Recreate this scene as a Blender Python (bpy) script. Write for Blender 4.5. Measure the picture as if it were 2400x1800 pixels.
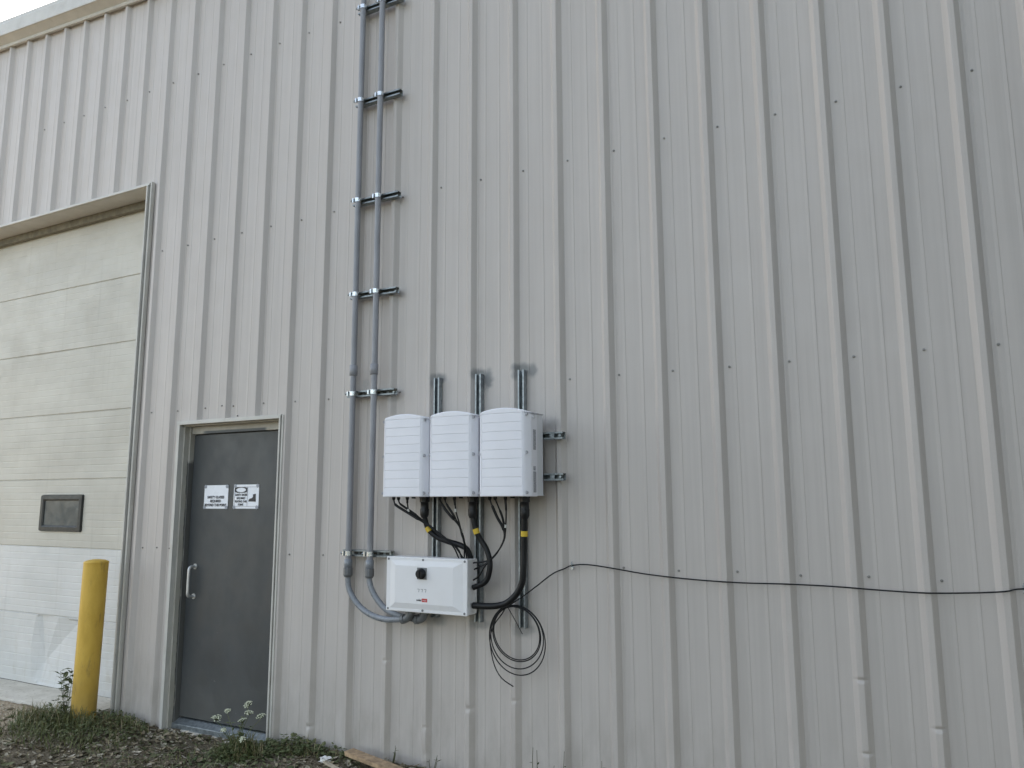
import bpy, math, random
from mathutils import Vector, Matrix, noise
rnd = random.Random(7)
R = math.radians
SC = bpy.context.scene
COL = SC.collection
for o in list(bpy.data.objects): bpy.data.objects.remove(o)

# ------------------------------------------------------------------ camera, sky, sun, exposure
cd = bpy.data.cameras.new('camera'); cam = bpy.data.objects.new('camera', cd); COL.objects.link(cam)
cd.sensor_width = 36.0; cd.lens = 26.907; cd.clip_start = 0.05; cd.clip_end = 2000
cm = Matrix(((0.886214, 0.071081, 0.45779), (0.463262, -0.128559, -0.876847), (-0.003475, 0.989151, -0.14686))).to_4x4()
cm.translation = (-0.3834, -4.0917, 1.6137)
cam.matrix_world = cm
SC.camera = cam
SUN_EL, SUN_AL = 16.0, 37.0          # height of the sun; how far it stands behind the wall's plane, to the left
wd = bpy.data.worlds.new('World'); SC.world = wd; wd.use_nodes = True
nt = wd.node_tree; nt.nodes.clear()
sky = nt.nodes.new('ShaderNodeTexSky'); sky.sky_type = 'NISHITA'; sky.sun_disc = False
sky.sun_elevation = R(SUN_EL); sky.sun_rotation = R(-(90 - SUN_AL))
sky.air_density = 1.0; sky.dust_density = 2.0; sky.ozone_density = 1.0; sky.altitude = 100
bg = nt.nodes.new('ShaderNodeBackground'); bg.inputs['Strength'].default_value = 0.15
out = nt.nodes.new('ShaderNodeOutputWorld')
hs = nt.nodes.new('ShaderNodeHueSaturation'); hs.inputs['Saturation'].default_value = 0.55
nt.links.new(sky.outputs[0], hs.inputs['Color']); nt.links.new(hs.outputs[0], bg.inputs[0]); nt.links.new(bg.outputs[0], out.inputs[0])
sl = bpy.data.lights.new('sun', 'SUN'); sl.energy = 2.0; sl.angle = R(0.5); sl.color = (1.0, 0.93, 0.82)
sun = bpy.data.objects.new('sun', sl); COL.objects.link(sun)
sd = Vector((-math.cos(R(SUN_AL)) * math.cos(R(SUN_EL)), math.sin(R(SUN_AL)) * math.cos(R(SUN_EL)), math.sin(R(SUN_EL))))
sun.rotation_euler = sd.to_track_quat('Z', 'Y').to_euler(); sun.location = (-20, -10, 20)
SC.view_settings.view_transform = 'Standard'; SC.view_settings.look = 'None'
SC.view_settings.exposure = 2.08; SC.view_settings.gamma = 1.0
SC.render.resolution_x = 1024; SC.render.resolution_y = 768
SC.render.engine = 'CYCLES'

# ------------------------------------------------------------------ material helpers
class NT:
    def __init__(s, name):
        s.m = bpy.data.materials.new(name); s.m.use_nodes = True
        s.t = s.m.node_tree; s.b = s.t.nodes['Principled BSDF']
        s.pos = s.t.nodes.new('ShaderNodeNewGeometry').outputs['Position']
    def put(s, sock, v):
        if isinstance(v, bpy.types.NodeSocket): s.t.links.new(v, sock)
        elif isinstance(v, (tuple, list)): sock.default_value = tuple(v) + ((1.0,) if len(sock.default_value) == 4 and len(v) == 3 else ())
        else: sock.default_value = v
    def math(s, op, a, b=0.0, c=0.0, clamp=False):
        n = s.t.nodes.new('ShaderNodeMath'); n.operation = op; n.use_clamp = clamp
        s.put(n.inputs[0], a); s.put(n.inputs[1], b); s.put(n.inputs[2], c)
        return n.outputs[0]
    def sep(s, v):
        n = s.t.nodes.new('ShaderNodeSeparateXYZ'); s.put(n.inputs[0], v); return n.outputs
    def comb(s, x, y, z):
        n = s.t.nodes.new('ShaderNodeCombineXYZ')
        for i, v in enumerate((x, y, z)): s.put(n.inputs[i], v)
        return n.outputs[0]
    def scl(s, v, sc):
        n = s.t.nodes.new('ShaderNodeVectorMath'); n.operation = 'MULTIPLY'; s.put(n.inputs[0], v); s.put(n.inputs[1], sc); return n.outputs[0]
    def noise(s, scale=5.0, vec=None, detail=3.0, rough=0.5):
        n = s.t.nodes.new('ShaderNodeTexNoise'); n.inputs['Scale'].default_value = scale
        n.inputs['Detail'].default_value = detail; n.inputs['Roughness'].default_value = rough
        s.put(n.inputs['Vector'], vec if vec is not None else s.pos); return n.outputs['Fac']
    def white(s, w):
        n = s.t.nodes.new('ShaderNodeTexWhiteNoise'); n.noise_dimensions = '1D'; s.put(n.inputs['W'], w); return n.outputs['Value']
    def rng(s, v, a, b, c=0.0, d=1.0, smooth=True):
        n = s.t.nodes.new('ShaderNodeMapRange'); n.interpolation_type = 'SMOOTHSTEP' if smooth else 'LINEAR'
        for i, x in enumerate((v, a, b, c, d)): s.put(n.inputs[i], x)
        return n.outputs[0]
    def mix(s, f, a, b, mode='MIX'):
        n = s.t.nodes.new('ShaderNodeMix'); n.data_type = 'RGBA'; n.blend_type = mode
        s.put(n.inputs[0], f); s.put(n.inputs[6], a); s.put(n.inputs[7], b); return n.outputs[2]
    def gray(s, v): return s.comb(v, v, v)
    def bump(s, h, strength=0.3, dist=0.01):
        n = s.t.nodes.new('ShaderNodeBump'); n.inputs['Strength'].default_value = strength; n.inputs['Distance'].default_value = dist
        s.put(n.inputs['Height'], h); s.t.links.new(n.outputs[0], s.b.inputs['Normal'])
    def fin(s, col, rough, metal=0.0, spec=0.5):
        s.put(s.b.inputs['Base Color'], col); s.put(s.b.inputs['Roughness'], rough)
        s.put(s.b.inputs['Metallic'], metal); s.put(s.b.inputs['Specular IOR Level'], spec)
        return s.m

def pm(name, col, rough=0.5, metal=0.0, var=0.12, scale=18.0, bump=0.0, bdist=0.002, bscale=60.0, spec=0.5, dirt=None, dirt_amt=0.0, dscale=6.0):
    n = NT(name)
    a = n.noise(scale, detail=4.0)
    c = n.mix(1.0, col, n.gray(n.rng(a, 0.3, 0.7, 1 - var, 1 + var)), 'MULTIPLY')
    if dirt:
        d = n.rng(n.noise(dscale, detail=5.0, rough=0.65), 0.5, 0.75, 0.0, dirt_amt)
        c = n.mix(d, c, dirt)
    r = n.rng(n.noise(scale * 2.3), 0.3, 0.7, max(0.02, rough - 0.07), min(1, rough + 0.07))
    if bump: n.bump(n.noise(bscale, detail=3.0), bump, bdist)
    return n.fin(c, r, metal, spec)

# ---- painted wall sheet: light stone paint, per-sheet tint, rain streaks, splash dirt at the foot, zinc-spray marks around the cut strut ends
def wall_material():
    n = NT('stone_painted_steel')
    x, y, z = n.sep(n.pos)
    sheet = n.math('FLOOR', n.math('DIVIDE', n.math('ADD', x, 30.1), 0.9144))
    tint = n.rng(n.white(sheet), 0, 1, 0.965, 1.03, False)
    blot = n.rng(n.noise(0.9, n.scl(n.pos, (1, 1, 0.5)), 4.0), 0.3, 0.7, 0.965, 1.03)
    streak = n.rng(n.noise(1.0, n.scl(n.pos, (34, 1, 0.55)), 4.0, 0.6), 0.35, 0.75, 1.02, 0.95)
    grain = n.rng(n.noise(420.0, detail=1.0), 0.25, 0.75, 0.965, 1.035)
    c = n.mix(1.0, (0.492, 0.453, 0.420), n.gray(n.math('MULTIPLY', n.math('MULTIPLY', tint, grain), n.math('MULTIPLY', blot, streak))), 'MULTIPLY')
    foot = n.math('MULTIPLY', n.rng(z, 0.0, 0.75, 1.0, 0.0), n.rng(n.noise(3.5, n.scl(n.pos, (3, 1, 1)), 6.0, 0.65), 0.3, 0.75, 0.0, 0.42))
    c = n.mix(foot, c, (0.24, 0.215, 0.18))
    drip = n.math('MULTIPLY', n.rng(n.noise(1.0, n.scl(n.pos, (55, 1, 0.8)), 2.0, 0.5), 0.62, 0.74, 0.0, 0.16), n.rng(n.noise(1.7, detail=2.0), 0.45, 0.65))
    c = n.mix(drip, c, (0.26, 0.235, 0.20))
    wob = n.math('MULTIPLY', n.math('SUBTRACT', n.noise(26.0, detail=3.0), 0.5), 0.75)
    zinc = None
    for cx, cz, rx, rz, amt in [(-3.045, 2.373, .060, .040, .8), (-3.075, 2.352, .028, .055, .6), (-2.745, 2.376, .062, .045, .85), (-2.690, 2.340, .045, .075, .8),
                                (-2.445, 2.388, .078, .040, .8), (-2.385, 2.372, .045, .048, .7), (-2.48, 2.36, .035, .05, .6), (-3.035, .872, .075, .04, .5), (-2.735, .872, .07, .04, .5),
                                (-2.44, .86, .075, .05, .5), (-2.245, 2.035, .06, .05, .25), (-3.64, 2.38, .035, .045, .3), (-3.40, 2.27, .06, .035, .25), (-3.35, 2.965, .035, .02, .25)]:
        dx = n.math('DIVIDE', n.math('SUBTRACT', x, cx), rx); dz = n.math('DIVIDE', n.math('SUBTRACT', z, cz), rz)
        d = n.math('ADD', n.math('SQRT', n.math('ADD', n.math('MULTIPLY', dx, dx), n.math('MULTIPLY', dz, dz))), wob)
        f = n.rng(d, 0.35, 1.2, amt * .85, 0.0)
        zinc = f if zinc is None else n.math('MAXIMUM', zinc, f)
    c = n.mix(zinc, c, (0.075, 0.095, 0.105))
    scuff = n.math('MULTIPLY', n.rng(n.noise(9.0, n.scl(n.pos, (1.6, 1, 1)), 7.0, 0.7), 0.70, 0.76, 0.0, 0.5), n.rng(z, 0.15, 1.1, 1.0, 0.0))
    c = n.mix(scuff, c, (0.16, 0.15, 0.13))
    h = n.math('ADD', n.math('MULTIPLY', n.noise(2.2, n.scl(n.pos, (1.6, 1, 0.55)), 2.0), 1.0), n.math('MULTIPLY', n.noise(700.0, detail=1.0), 0.006))
    n.bump(h, 0.30, 0.018)
    return n.fin(c, n.rng(n.noise(7.0, detail=4.0), 0.3, 0.7, 0.40, 0.52), 0.0, 0.5)

def ground_material():
    n = NT('soil_and_gravel')
    x, y, z = n.sep(n.pos)
    big = n.noise(1.4, detail=5.0, rough=0.6)
    fine = n.noise(70.0, detail=6.0, rough=0.7)
    peb = n.t.nodes.new('ShaderNodeTexVoronoi'); peb.inputs['Scale'].default_value = 55.0; n.t.links.new(n.pos, peb.inputs['Vector'])
    pc = n.sep(peb.outputs['Color'])[0]
    tan = n.mix(n.rng(pc, 0, 1, 0, 1, False), (0.30, 0.235, 0.16), (0.52, 0.43, 0.315))
    soil = n.mix(fine, (0.060, 0.050, 0.034), (0.25, 0.205, 0.14))
    side = n.rng(n.math('ADD', n.math('ADD', x, n.math('MULTIPLY', n.math('MAXIMUM', y, -1.5), 0.75)), n.math('MULTIPLY', big, 1.0)), -5.75, -6.45, 0.0, 1.0)
    far = n.math('MULTIPLY', n.rng(y, -2.2, -3.2, 0.0, 1.0), n.math('SUBTRACT', 1.0, n.math('MULTIPLY', side, n.rng(y, -13, -15, 1.0, 0.0))))
    c = n.mix(side, soil, tan)
    c = n.mix(far, c, n.mix(fine, (0.045, 0.048, 0.025), (0.12, 0.105, 0.07)))
    c = n.mix(n.rng(big, 0.52, 0.68, 0.0, 0.35), c, (0.075, 0.065, 0.04))
    n.bump(n.math('ADD', n.math('MULTIPLY', fine, 0.6), n.math('MULTIPLY', peb.outputs['Distance'], 0.8)), 0.8, 0.02)
    return n.fin(c, 0.93, 0.0, 0.2)

def concrete_material():
    n = NT('weathered_concrete')
    c = n.mix(n.rng(n.noise(5.0, detail=6.0, rough=0.65), 0.3, 0.75), (0.66, 0.62, 0.54), (0.50, 0.46, 0.385))
    c = n.mix(n.rng(n.noise(40.0, detail=4.0), 0.58, 0.72, 0, 0.5), c, (0.26, 0.23, 0.18))
    n.bump(n.noise(90.0, detail=5.0), 0.5, 0.006)
    return n.fin(c, 0.9, 0, 0.25)

def door_material():
    n = NT('slate_grey_door_paint')
    x, y, z = n.sep(n.pos)
    c = n.mix(n.rng(n.noise(2.5, n.scl(n.pos, (1.5, 1, 0.8)), 5.0, 0.6), 0.3, 0.72), (0.044, 0.048, 0.050), (0.060, 0.065, 0.067))
    scuff = n.math('MULTIPLY', n.rng(n.noise(14.0, n.scl(n.pos, (1, 1, 1.8)), 6.0, 0.7), 0.66, 0.74, 0, 0.55), n.rng(z, 0.2, 1.0, 1.0, 0.15))
    c = n.mix(scuff, c, (0.17, 0.175, 0.17))
    dust = n.math('MULTIPLY', n.rng(z, 0.0, 0.5, 0.5, 0.0), n.noise(6.0, detail=5.0))
    c = n.mix(dust, c, (0.16, 0.15, 0.13))
    n.bump(n.noise(160.0, detail=2.0), 0.15, 0.002)
    return n.fin(c, n.rng(n.noise(9.0, detail=4.0), 0.3, 0.7, 0.38, 0.55), 0, 0.5)

def jamb_material():
    n = NT('chipped_beige_door_frame_paint')
    x, y, z = n.sep(n.pos)
    nz = n.noise(11.0, n.scl(n.pos, (1, 1, 0.7)), 5.0, 0.65)
    c = n.mix(n.rng(nz, 0.3, 0.7), (0.37, 0.35, 0.30), (0.44, 0.42, 0.375))
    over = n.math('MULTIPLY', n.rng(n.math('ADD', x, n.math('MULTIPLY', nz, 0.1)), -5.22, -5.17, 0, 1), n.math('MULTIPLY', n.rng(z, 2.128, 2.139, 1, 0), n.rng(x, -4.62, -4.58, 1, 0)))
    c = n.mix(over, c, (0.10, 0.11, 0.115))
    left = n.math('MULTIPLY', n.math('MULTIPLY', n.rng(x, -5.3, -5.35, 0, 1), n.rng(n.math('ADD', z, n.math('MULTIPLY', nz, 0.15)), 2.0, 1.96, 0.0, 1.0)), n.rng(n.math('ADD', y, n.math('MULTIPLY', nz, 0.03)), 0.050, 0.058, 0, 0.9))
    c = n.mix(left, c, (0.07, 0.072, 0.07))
    rust = n.math('MULTIPLY', n.rng(nz, 0.60, 0.68, 0, 0.6), n.rng(z, 0.0, 0.8, 1, 0.15))
    c = n.mix(rust, c, (0.16, 0.11, 0.075))
    return n.fin(c, 0.55, 0, 0.4)

def panel_material(name, ca, cb, dirt, amt):
    n = NT(name)
    x, y, z = n.sep(n.pos)
    c = n.mix(n.rng(n.noise(1.6, n.scl(n.pos, (1, 1, 1.6)), 5.0, 0.6), 0.3, 0.7), ca, cb)
    d = n.math('MULTIPLY', n.rng(z, 0.05, 0.55, 1.0, 0.3), n.rng(n.noise(4.0, n.scl(n.pos, (2.0, 1, 1)), 6.0, 0.68), 0.48, 0.75, 0, amt))
    c = n.mix(d, c, dirt)
    s = n.rng(n.noise(1.0, n.scl(n.pos, (28, 1, 0.9)), 3.0), 0.58, 0.75, 0, 0.14)
    c = n.mix(s, c, (0.25, 0.225, 0.18))
    n.bump(n.math('ADD', n.noise(2.5, detail=2.0), n.math('MULTIPLY', n.noise(1.0, n.scl(n.pos, (60, 60, 330)), 2.0), 0.02)), 0.35, 0.02)
    return n.fin(c, n.rng(n.noise(8.0), 0.3, 0.7, 0.42, 0.58), 0, 0.45)

def bollard_material():
    n = NT('worn_yellow_paint')
    x, y, z = n.sep(n.pos)
    c = n.mix(n.rng(n.noise(9.0, n.scl(n.pos, (1, 1, 0.35)), 5.0, 0.6), 0.3, 0.7), (0.52, 0.325, 0.045), (0.62, 0.40, 0.07))
    c = n.mix(n.rng(n.noise(22.0, n.scl(n.pos, (1, 1, 0.3)), 6.0, 0.7), 0.54, 0.70, 0, 0.6), c, (0.27, 0.18, 0.05))
    c = n.mix(n.math('MULTIPLY', n.rng(z, 0.0, 0.5, 0.7, 0), n.noise(7.0, detail=5.0)), c, (0.17, 0.125, 0.06))
    n.bump(n.noise(45.0, detail=4.0), 0.25, 0.004)
    return n.fin(c, 0.55, 0, 0.4)

def leaf_material(name, ca, cb, rough=0.6):
    n = NT(name)
    info = n.t.nodes.new('ShaderNodeNewGeometry').outputs['Random Per Island']
    c = n.mix(info, ca, cb)
    c = n.mix(n.rng(n.noise(90.0), 0.35, 0.7, 0, 0.35), c, tuple(v * 0.55 for v in ca))
    n.b.inputs['Transmission Weight'].default_value = 0.0
    return n.fin(c, rough, 0, 0.35)

def litter_material():
    n = NT('dead_leaves_and_wood_chips')
    info = n.t.nodes.new('ShaderNodeNewGeometry').outputs['Random Per Island']
    r = n.t.nodes.new('ShaderNodeValToRGB'); n.t.links.new(info, r.inputs[0])
    cr = r.color_ramp; cr.interpolation = 'CONSTANT'
    stops = [(0, (.12, .096, .06)), (.16, (.24, .195, .125)), (.34, (.14, .142, .073)), (.52, (.33, .275, .185)), (.70, (.23, .205, .15)), (.84, (.40, .355, .27)), (.975, (.50, .44, .35))]
    cr.elements[0].position = 0; cr.elements[0].color = stops[0][1] + (1,)
    cr.elements[1].position = stops[1][0]; cr.elements[1].color = stops[1][1] + (1,)
    for p, c in stops[2:]:
        e = cr.elements.new(p); e.color = c + (1,)
    return n.fin(r.outputs[0], 0.8, 0, 0.3)

M = {}
M['wall'] = wall_material()
M['trim'] = pm('stone_painted_trim', (0.50, 0.485, 0.445), 0.45, var=0.05, scale=6, dirt=(.3, .27, .22), dirt_amt=0.25, dscale=9)
M['roof'] = pm('stone_painted_roof', (0.45, 0.44, 0.41), 0.45, var=0.05)
M['ground'] = ground_material(); M['concrete'] = concrete_material()
M['door'] = door_material(); M['jamb'] = jamb_material()
M['panel'] = panel_material('aged_beige_door_sections', (0.445, 0.425, 0.37), (0.51, 0.49, 0.43), (0.30, 0.265, 0.20), 0.35)
M['panelw'] = panel_material('newer_white_door_sections', (0.53, 0.53, 0.51), (0.61, 0.605, 0.585), (0.42, 0.385, 0.31), 0.5)
M['yellow'] = bollard_material()
M['galv'] = pm('galvanised_steel', (0.30, 0.33, 0.345), 0.42, 0.8, var=0.2, scale=45)
M['galvdark'] = pm('dull_galvanised_steel', (0.24, 0.265, 0.275), 0.42, 0.7, var=0.2, scale=45)
M['zincbright'] = pm('bright_zinc_clamp', (0.62, 0.645, 0.66), 0.3, 1.0, var=0.08, scale=60)
M['pvc'] = pm('grey_pvc_conduit', (0.245, 0.247, 0.263), 0.38, 0, var=0.07, scale=7, spec=0.5)
M['pvcdark'] = pm('dark_grey_fitting', (0.13, 0.135, 0.14), 0.45, 0, var=0.1)
M['flex'] = pm('grey_liquidtight_conduit', (0.20, 0.215, 0.235), 0.30, 0, var=0.06, scale=12, spec=0.6)
M['white'] = pm('white_powder_coat', (0.77, 0.77, 0.81), 0.45, 0, var=0.02, scale=5, bump=0.06, bscale=300, bdist=0.001)
M['whiteside'] = pm('pale_grey_aluminium_housing', (0.66, 0.67, 0.69), 0.4, 0, var=0.03, scale=5)
M['lid'] = pm('white_polycarbonate', (0.75, 0.745, 0.75), 0.42, 0, var=0.02, scale=5, dirt=(.62, .6, .56), dirt_amt=0.2)
M['groove'] = pm('grey_groove_paint', (0.50, 0.51, 0.55), 0.6, var=0.03)
M['labelgrey'] = pm('grey_label', (0.33, 0.335, 0.36), 0.5, var=0.25, scale=120)
M['black'] = pm('black_rubber', (0.013, 0.014, 0.016), 0.42, var=0.2)
M['blackp'] = pm('black_plastic', (0.010, 0.0105, 0.012), 0.42, var=0.15, spec=0.35)
M['cable'] = pm('black_cable_sheath', (0.009, 0.0095, 0.0105), 0.45, var=0.2, spec=0.3)
M['tape'] = pm('yellow_tape', (0.62, 0.43, 0.04), 0.45, var=0.08)
M['wtape'] = pm('white_wire_marker', (0.6, 0.6, 0.58), 0.5, var=0.05)
M['plate'] = pm('grey_switch_plate', (0.16, 0.165, 0.17), 0.4, var=0.05)
M['paper'] = pm('laminated_white_paper', (0.78, 0.80, 0.84), 0.3, var=0.02, scale=4)
M['ink'] = pm('black_ink', (0.02, 0.02, 0.025), 0.5, var=0.1)
M['inkgrey'] = pm('grey_ink', (0.18, 0.18, 0.2), 0.5, var=0.1)
M['red'] = pm('red_print', (0.50, 0.035, 0.03), 0.45, var=0.05)
M['cleartape'] = pm('grey_tape_tab', (0.30, 0.32, 0.36), 0.25, var=0.1)
M['chrome'] = pm('brushed_steel_pull', (0.58, 0.58, 0.57), 0.42, 0.7, var=0.05)
M['rubber'] = pm('dark_window_gasket', (0.022, 0.024, 0.022), 0.5, var=0.15)
M['pane'] = pm('dusty_window_pane', (0.115, 0.122, 0.118), 0.12, 0, var=0.18, scale=5, dirt=(.23, .23, .21), dirt_amt=0.5, dscale=5)
M['screw'] = pm('painted_screw_head', (0.25, 0.24, 0.225), 0.4, 0.3, var=0.2)
M['wood'] = pm('weathered_plank', (0.36, 0.25, 0.15), 0.75, var=0.3, scale=26, bump=0.4, bdist=0.004)
M['wood2'] = pm('pale_lath', (0.42, 0.36, 0.27), 0.75, var=0.2, scale=26)
M['styro'] = pm('white_scrap', (0.72, 0.71, 0.69), 0.6, var=0.08, scale=40)
M['stone'] = pm('pale_stone', (0.40, 0.345, 0.265), 0.9, var=0.3, scale=40)
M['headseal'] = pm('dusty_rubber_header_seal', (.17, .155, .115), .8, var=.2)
M['seal'] = pm('black_weather_seal', (0.05, 0.048, 0.042), 0.7, var=0.2)
M['grass'] = leaf_material('grass_blades', (0.062, 0.085, 0.024), (0.185, 0.185, 0.075))
M['drygrass'] = leaf_material('dry_stalks', (0.10, 0.10, 0.05), (0.06, 0.07, 0.03))
M['leaf'] = leaf_material('weed_leaves', (0.055, 0.080, 0.026), (0.145, 0.155, 0.068))
M['flower'] = leaf_material('cream_flower_heads', (0.50, 0.52, 0.36), (0.62, 0.63, 0.48))
M['straw'] = leaf_material('straw_coloured_stalks', (.20, .165, .085), (.34, .29, .17))
M['litter'] = litter_material()

# ------------------------------------------------------------------ mesh helpers
class MB:
    def __init__(s): s.v = []; s.f = []; s.sm = []
    def add(s, vs, fs, smooth=False):
        k = len(s.v); s.v += [tuple(p) for p in vs]
        for f in fs: s.f.append(tuple(i + k for i in f)); s.sm.append(smooth)
        return s
    def box(s, x0, x1, y0, y1, z0, z1):
        v = [(x, y, z) for x in (x0, x1) for y in (y0, y1) for z in (z0, z1)]
        return s.add(v, [(0, 1, 3, 2), (4, 6, 7, 5), (0, 4, 5, 1), (2, 3, 7, 6), (0, 2, 6, 4), (1, 5, 7, 3)])
    def quad(s, a, b, c, d): return s.add([a, b, c, d], [(0, 1, 2, 3)])
    def prism(s, poly, d0, d1, axis):          # poly: 2-D outline, extruded along axis 0/1/2
        def P(p, d):
            q = list(p); q.insert(axis, d); return tuple(q)
        n = len(poly); v = [P(p, d0) for p in poly] + [P(p, d1) for p in poly]
        f = [(i, (i + 1) % n, n + (i + 1) % n, n + i) for i in range(n)]
        f += [tuple(range(n)), tuple(range(2 * n - 1, n - 1, -1))]
        return s.add(v, f)
    def cyl(s, p0, p1, r, n=16, r1=None, smooth=True):
        return s.tube([p0, p1], [r, r if r1 is None else r1], n, smooth=smooth)
    def tube(s, pts, r, n=10, caps=True, smooth=True):
        pts = [Vector(p) for p in pts]; m = len(pts)
        rad = r if isinstance(r, (list, tuple)) else [r] * m
        tang = []
        for i in range(m):
            t = (pts[min(i + 1, m - 1)] - pts[max(i - 1, 0)])
            tang.append(t.normalized() if t.length > 1e-9 else Vector((0, 0, 1)))
        a = Vector((0, 0, 1)) if abs(tang[0].z) < 0.9 else Vector((1, 0, 0))
        u = tang[0].cross(a).normalized(); vs = []
        for i in range(m):
            u = (u - tang[i] * u.dot(tang[i])).normalized(); w = tang[i].cross(u)
            for j in range(n):
                an = 2 * math.pi * j / n
                vs.append(pts[i] + (u * math.cos(an) + w * math.sin(an)) * rad[i])
        fs = [(i * n + j, i * n + (j + 1) % n, (i + 1) * n + (j + 1) % n, (i + 1) * n + j) for i in range(m - 1) for j in range(n)]
        s.add(vs, fs, smooth)
        if caps:
            s.add(vs[:n], [tuple(range(n - 1, -1, -1))]); s.add(vs[-n:], [tuple(range(n))])
        return s
    def grid(s, P, nu, nv, smooth=False):      # P(i,j) -> point
        v = [P(i, j) for i in range(nu) for j in range(nv)]
        f = [(i * nv + j, (i + 1) * nv + j, (i + 1) * nv + j + 1, i * nv + j + 1) for i in range(nu - 1) for j in range(nv - 1)]
        return s.add(v, f, smooth)

def smooth_path(pts, per=6):
    p = [Vector(q) for q in pts]
    p = [p[0] * 2 - p[1]] + p + [p[-1] * 2 - p[-2]]
    o = []
    for i in range(1, len(p) - 2):
        for k in range(per):
            t = k / per
            o.append(0.5 * ((2 * p[i]) + (p[i + 1] - p[i - 1]) * t + (2 * p[i - 1] - 5 * p[i] + 4 * p[i + 1] - p[i + 2]) * t * t + (3 * p[i] - p[i - 1] - 3 * p[i + 1] + p[i + 2]) * t ** 3))
    o.append(p[-2]); return o

ORG = {}
def tag(o, label=None, cat=None, group=None, kind=None):
    for k, v in (('label', label), ('category', cat), ('group', group), ('kind', kind)):
        if v: o[k] = v
    return o
def empty(name, loc, label=None, cat=None, group=None):
    o = bpy.data.objects.new(name, None); o.empty_display_size = 0.1; o.location = loc; COL.objects.link(o)
    ORG[o.name] = Vector(loc); return tag(o, label, cat, group)
def obj(name, mb, mat, parent=None, loc=None, bevel=0.0, segs=2, label=None, extra=()):
    """one mesh object; vertices are given in world metres and stored about the thing's own base"""
    mi = [0] * len(mb.f)
    for k, (b2, _) in enumerate(extra): mb.add(b2.v, b2.f); mi += [k + 1] * len(b2.f)
    g = ORG[parent.name] if parent is not None else Vector(loc if loc is not None else (0, 0, 0))
    me = bpy.data.meshes.new(name)
    me.from_pydata([(a - g.x, b - g.y, c - g.z) for a, b, c in mb.v], [], mb.f); me.update()
    me.polygons.foreach_set('use_smooth', mb.sm)
    me.materials.append(M[mat] if isinstance(mat, str) else mat)
    for _, m2 in extra: me.materials.append(M[m2])
    if extra: me.polygons.foreach_set('material_index', mi)
    o = bpy.data.objects.new(name, me); COL.objects.link(o)
    if parent is not None: o.parent = parent
    else: o.location = g
    ORG[o.name] = g
    if bevel:
        b = o.modifiers.new('bevel', 'BEVEL'); b.width = bevel; b.segments = segs; b.limit_method = 'ANGLE'; b.angle_limit = R(35)
        b.harden_normals = False
    if label: o['label'] = label
    return o
def copy_tree(o, parent=None):
    c = o.copy(); COL.objects.link(c); c.parent = parent
    for ch in list(o.children): copy_tree(ch, c)
    return c
def text_mb(s, size, cx, cz, y, align='CENTER', bold=0.0, sx=1.0):
    cu = bpy.data.curves.new('lettering', 'FONT'); cu.body = s; cu.size = size; cu.align_x = align; cu.offset = bold
    cu.extrude = 0.0002; cu.resolution_u = 3
    t = bpy.data.objects.new('lettering', cu); COL.objects.link(t)
    me = t.to_mesh(); mb = MB()
    mb.add([(cx + v.co.x * sx, y - v.co.z, cz + v.co.y) for v in me.vertices], [tuple(p.vertices) for p in me.polygons])
    t.to_mesh_clear(); bpy.data.objects.remove(t); bpy.data.curves.remove(cu)
    return mb

# ------------------------------------------------------------------ ground
def hgt(x, y):
    if abs(x) > 12 or abs(y) > 12: return -0.03
    base = -0.05 * (1 / (1 + math.exp(-(x + 5.75) * 7))) * (1 / (1 + math.exp((x + 4.35) * 6)))
    base += 0.0 - 0.02 * max(0.0, min(1, (-y - 0.3)))
    n = noise.noise(Vector((x * 1.3, y * 1.3, 0.3))) * 0.02 + noise.noise(Vector((x * 6, y * 6, 1.3))) * 0.012 + noise.noise(Vector((x * 19, y * 19, 4.3))) * 0.007
    lim = 1.0 if abs(x) < 12 and abs(y) < 8 else 0.3
    edge = math.exp(-((y + 0.05) / 0.12) ** 2) * 0.02 if -4.2 < x < -2 else 0
    return base + n * lim + edge - 0.012
def axis(fine0, fine1, step, far):
    a = []; v = fine0
    while v < fine1: a.append(v); v += step
    lo, hi, st = fine0, a[-1], step
    L, H = [], []
    while lo > -far: st *= 1.35; lo -= st; L.append(lo)
    st = step
    while hi < far: st *= 1.35; hi += st; H.append(hi)
    return L[::-1] + a + H
gx = axis(-8.2, -1.6, 0.03, 400); gy = axis(-1.9, 0.06, 0.03, 400)
g = MB(); g.grid(lambda i, j: (gx[i], gy[j], hgt(gx[i], gy[j]) - (0.06 if gy[j] > -0.21 and -9.8 < gx[i] < -6.08 else 0)), len(gx), len(gy), True)
tag(obj('ground', g, 'ground'), kind='structure')
# concrete apron in front of the garage door
ap = MB()
nx = 60; ys = [0.34, 0.22, 0.1, 0.0, -0.1, -0.17, -0.2, -0.22]
def apP(i, j):
    x = -9.75 + i * (9.75 - 6.06) / (nx - 1); y = ys[j]
    e = 0.018 * noise.noise(Vector((x * 7, j, 2)))
    z = 0.004 + 0.004 * noise.noise(Vector((x * 3, y * 3, 0)))
    if j >= 5: y += e
    if j == 7: z = -0.14
    if j == 6: z -= 0.008
    return (x, y, z)
ap.grid(apP, nx, len(ys), False)
ap.box(-6.062, -6.06, -0.2, 0.3, -0.1, 0.0)
tag(obj('concrete_apron', ap, 'concrete'), kind='structure')

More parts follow.
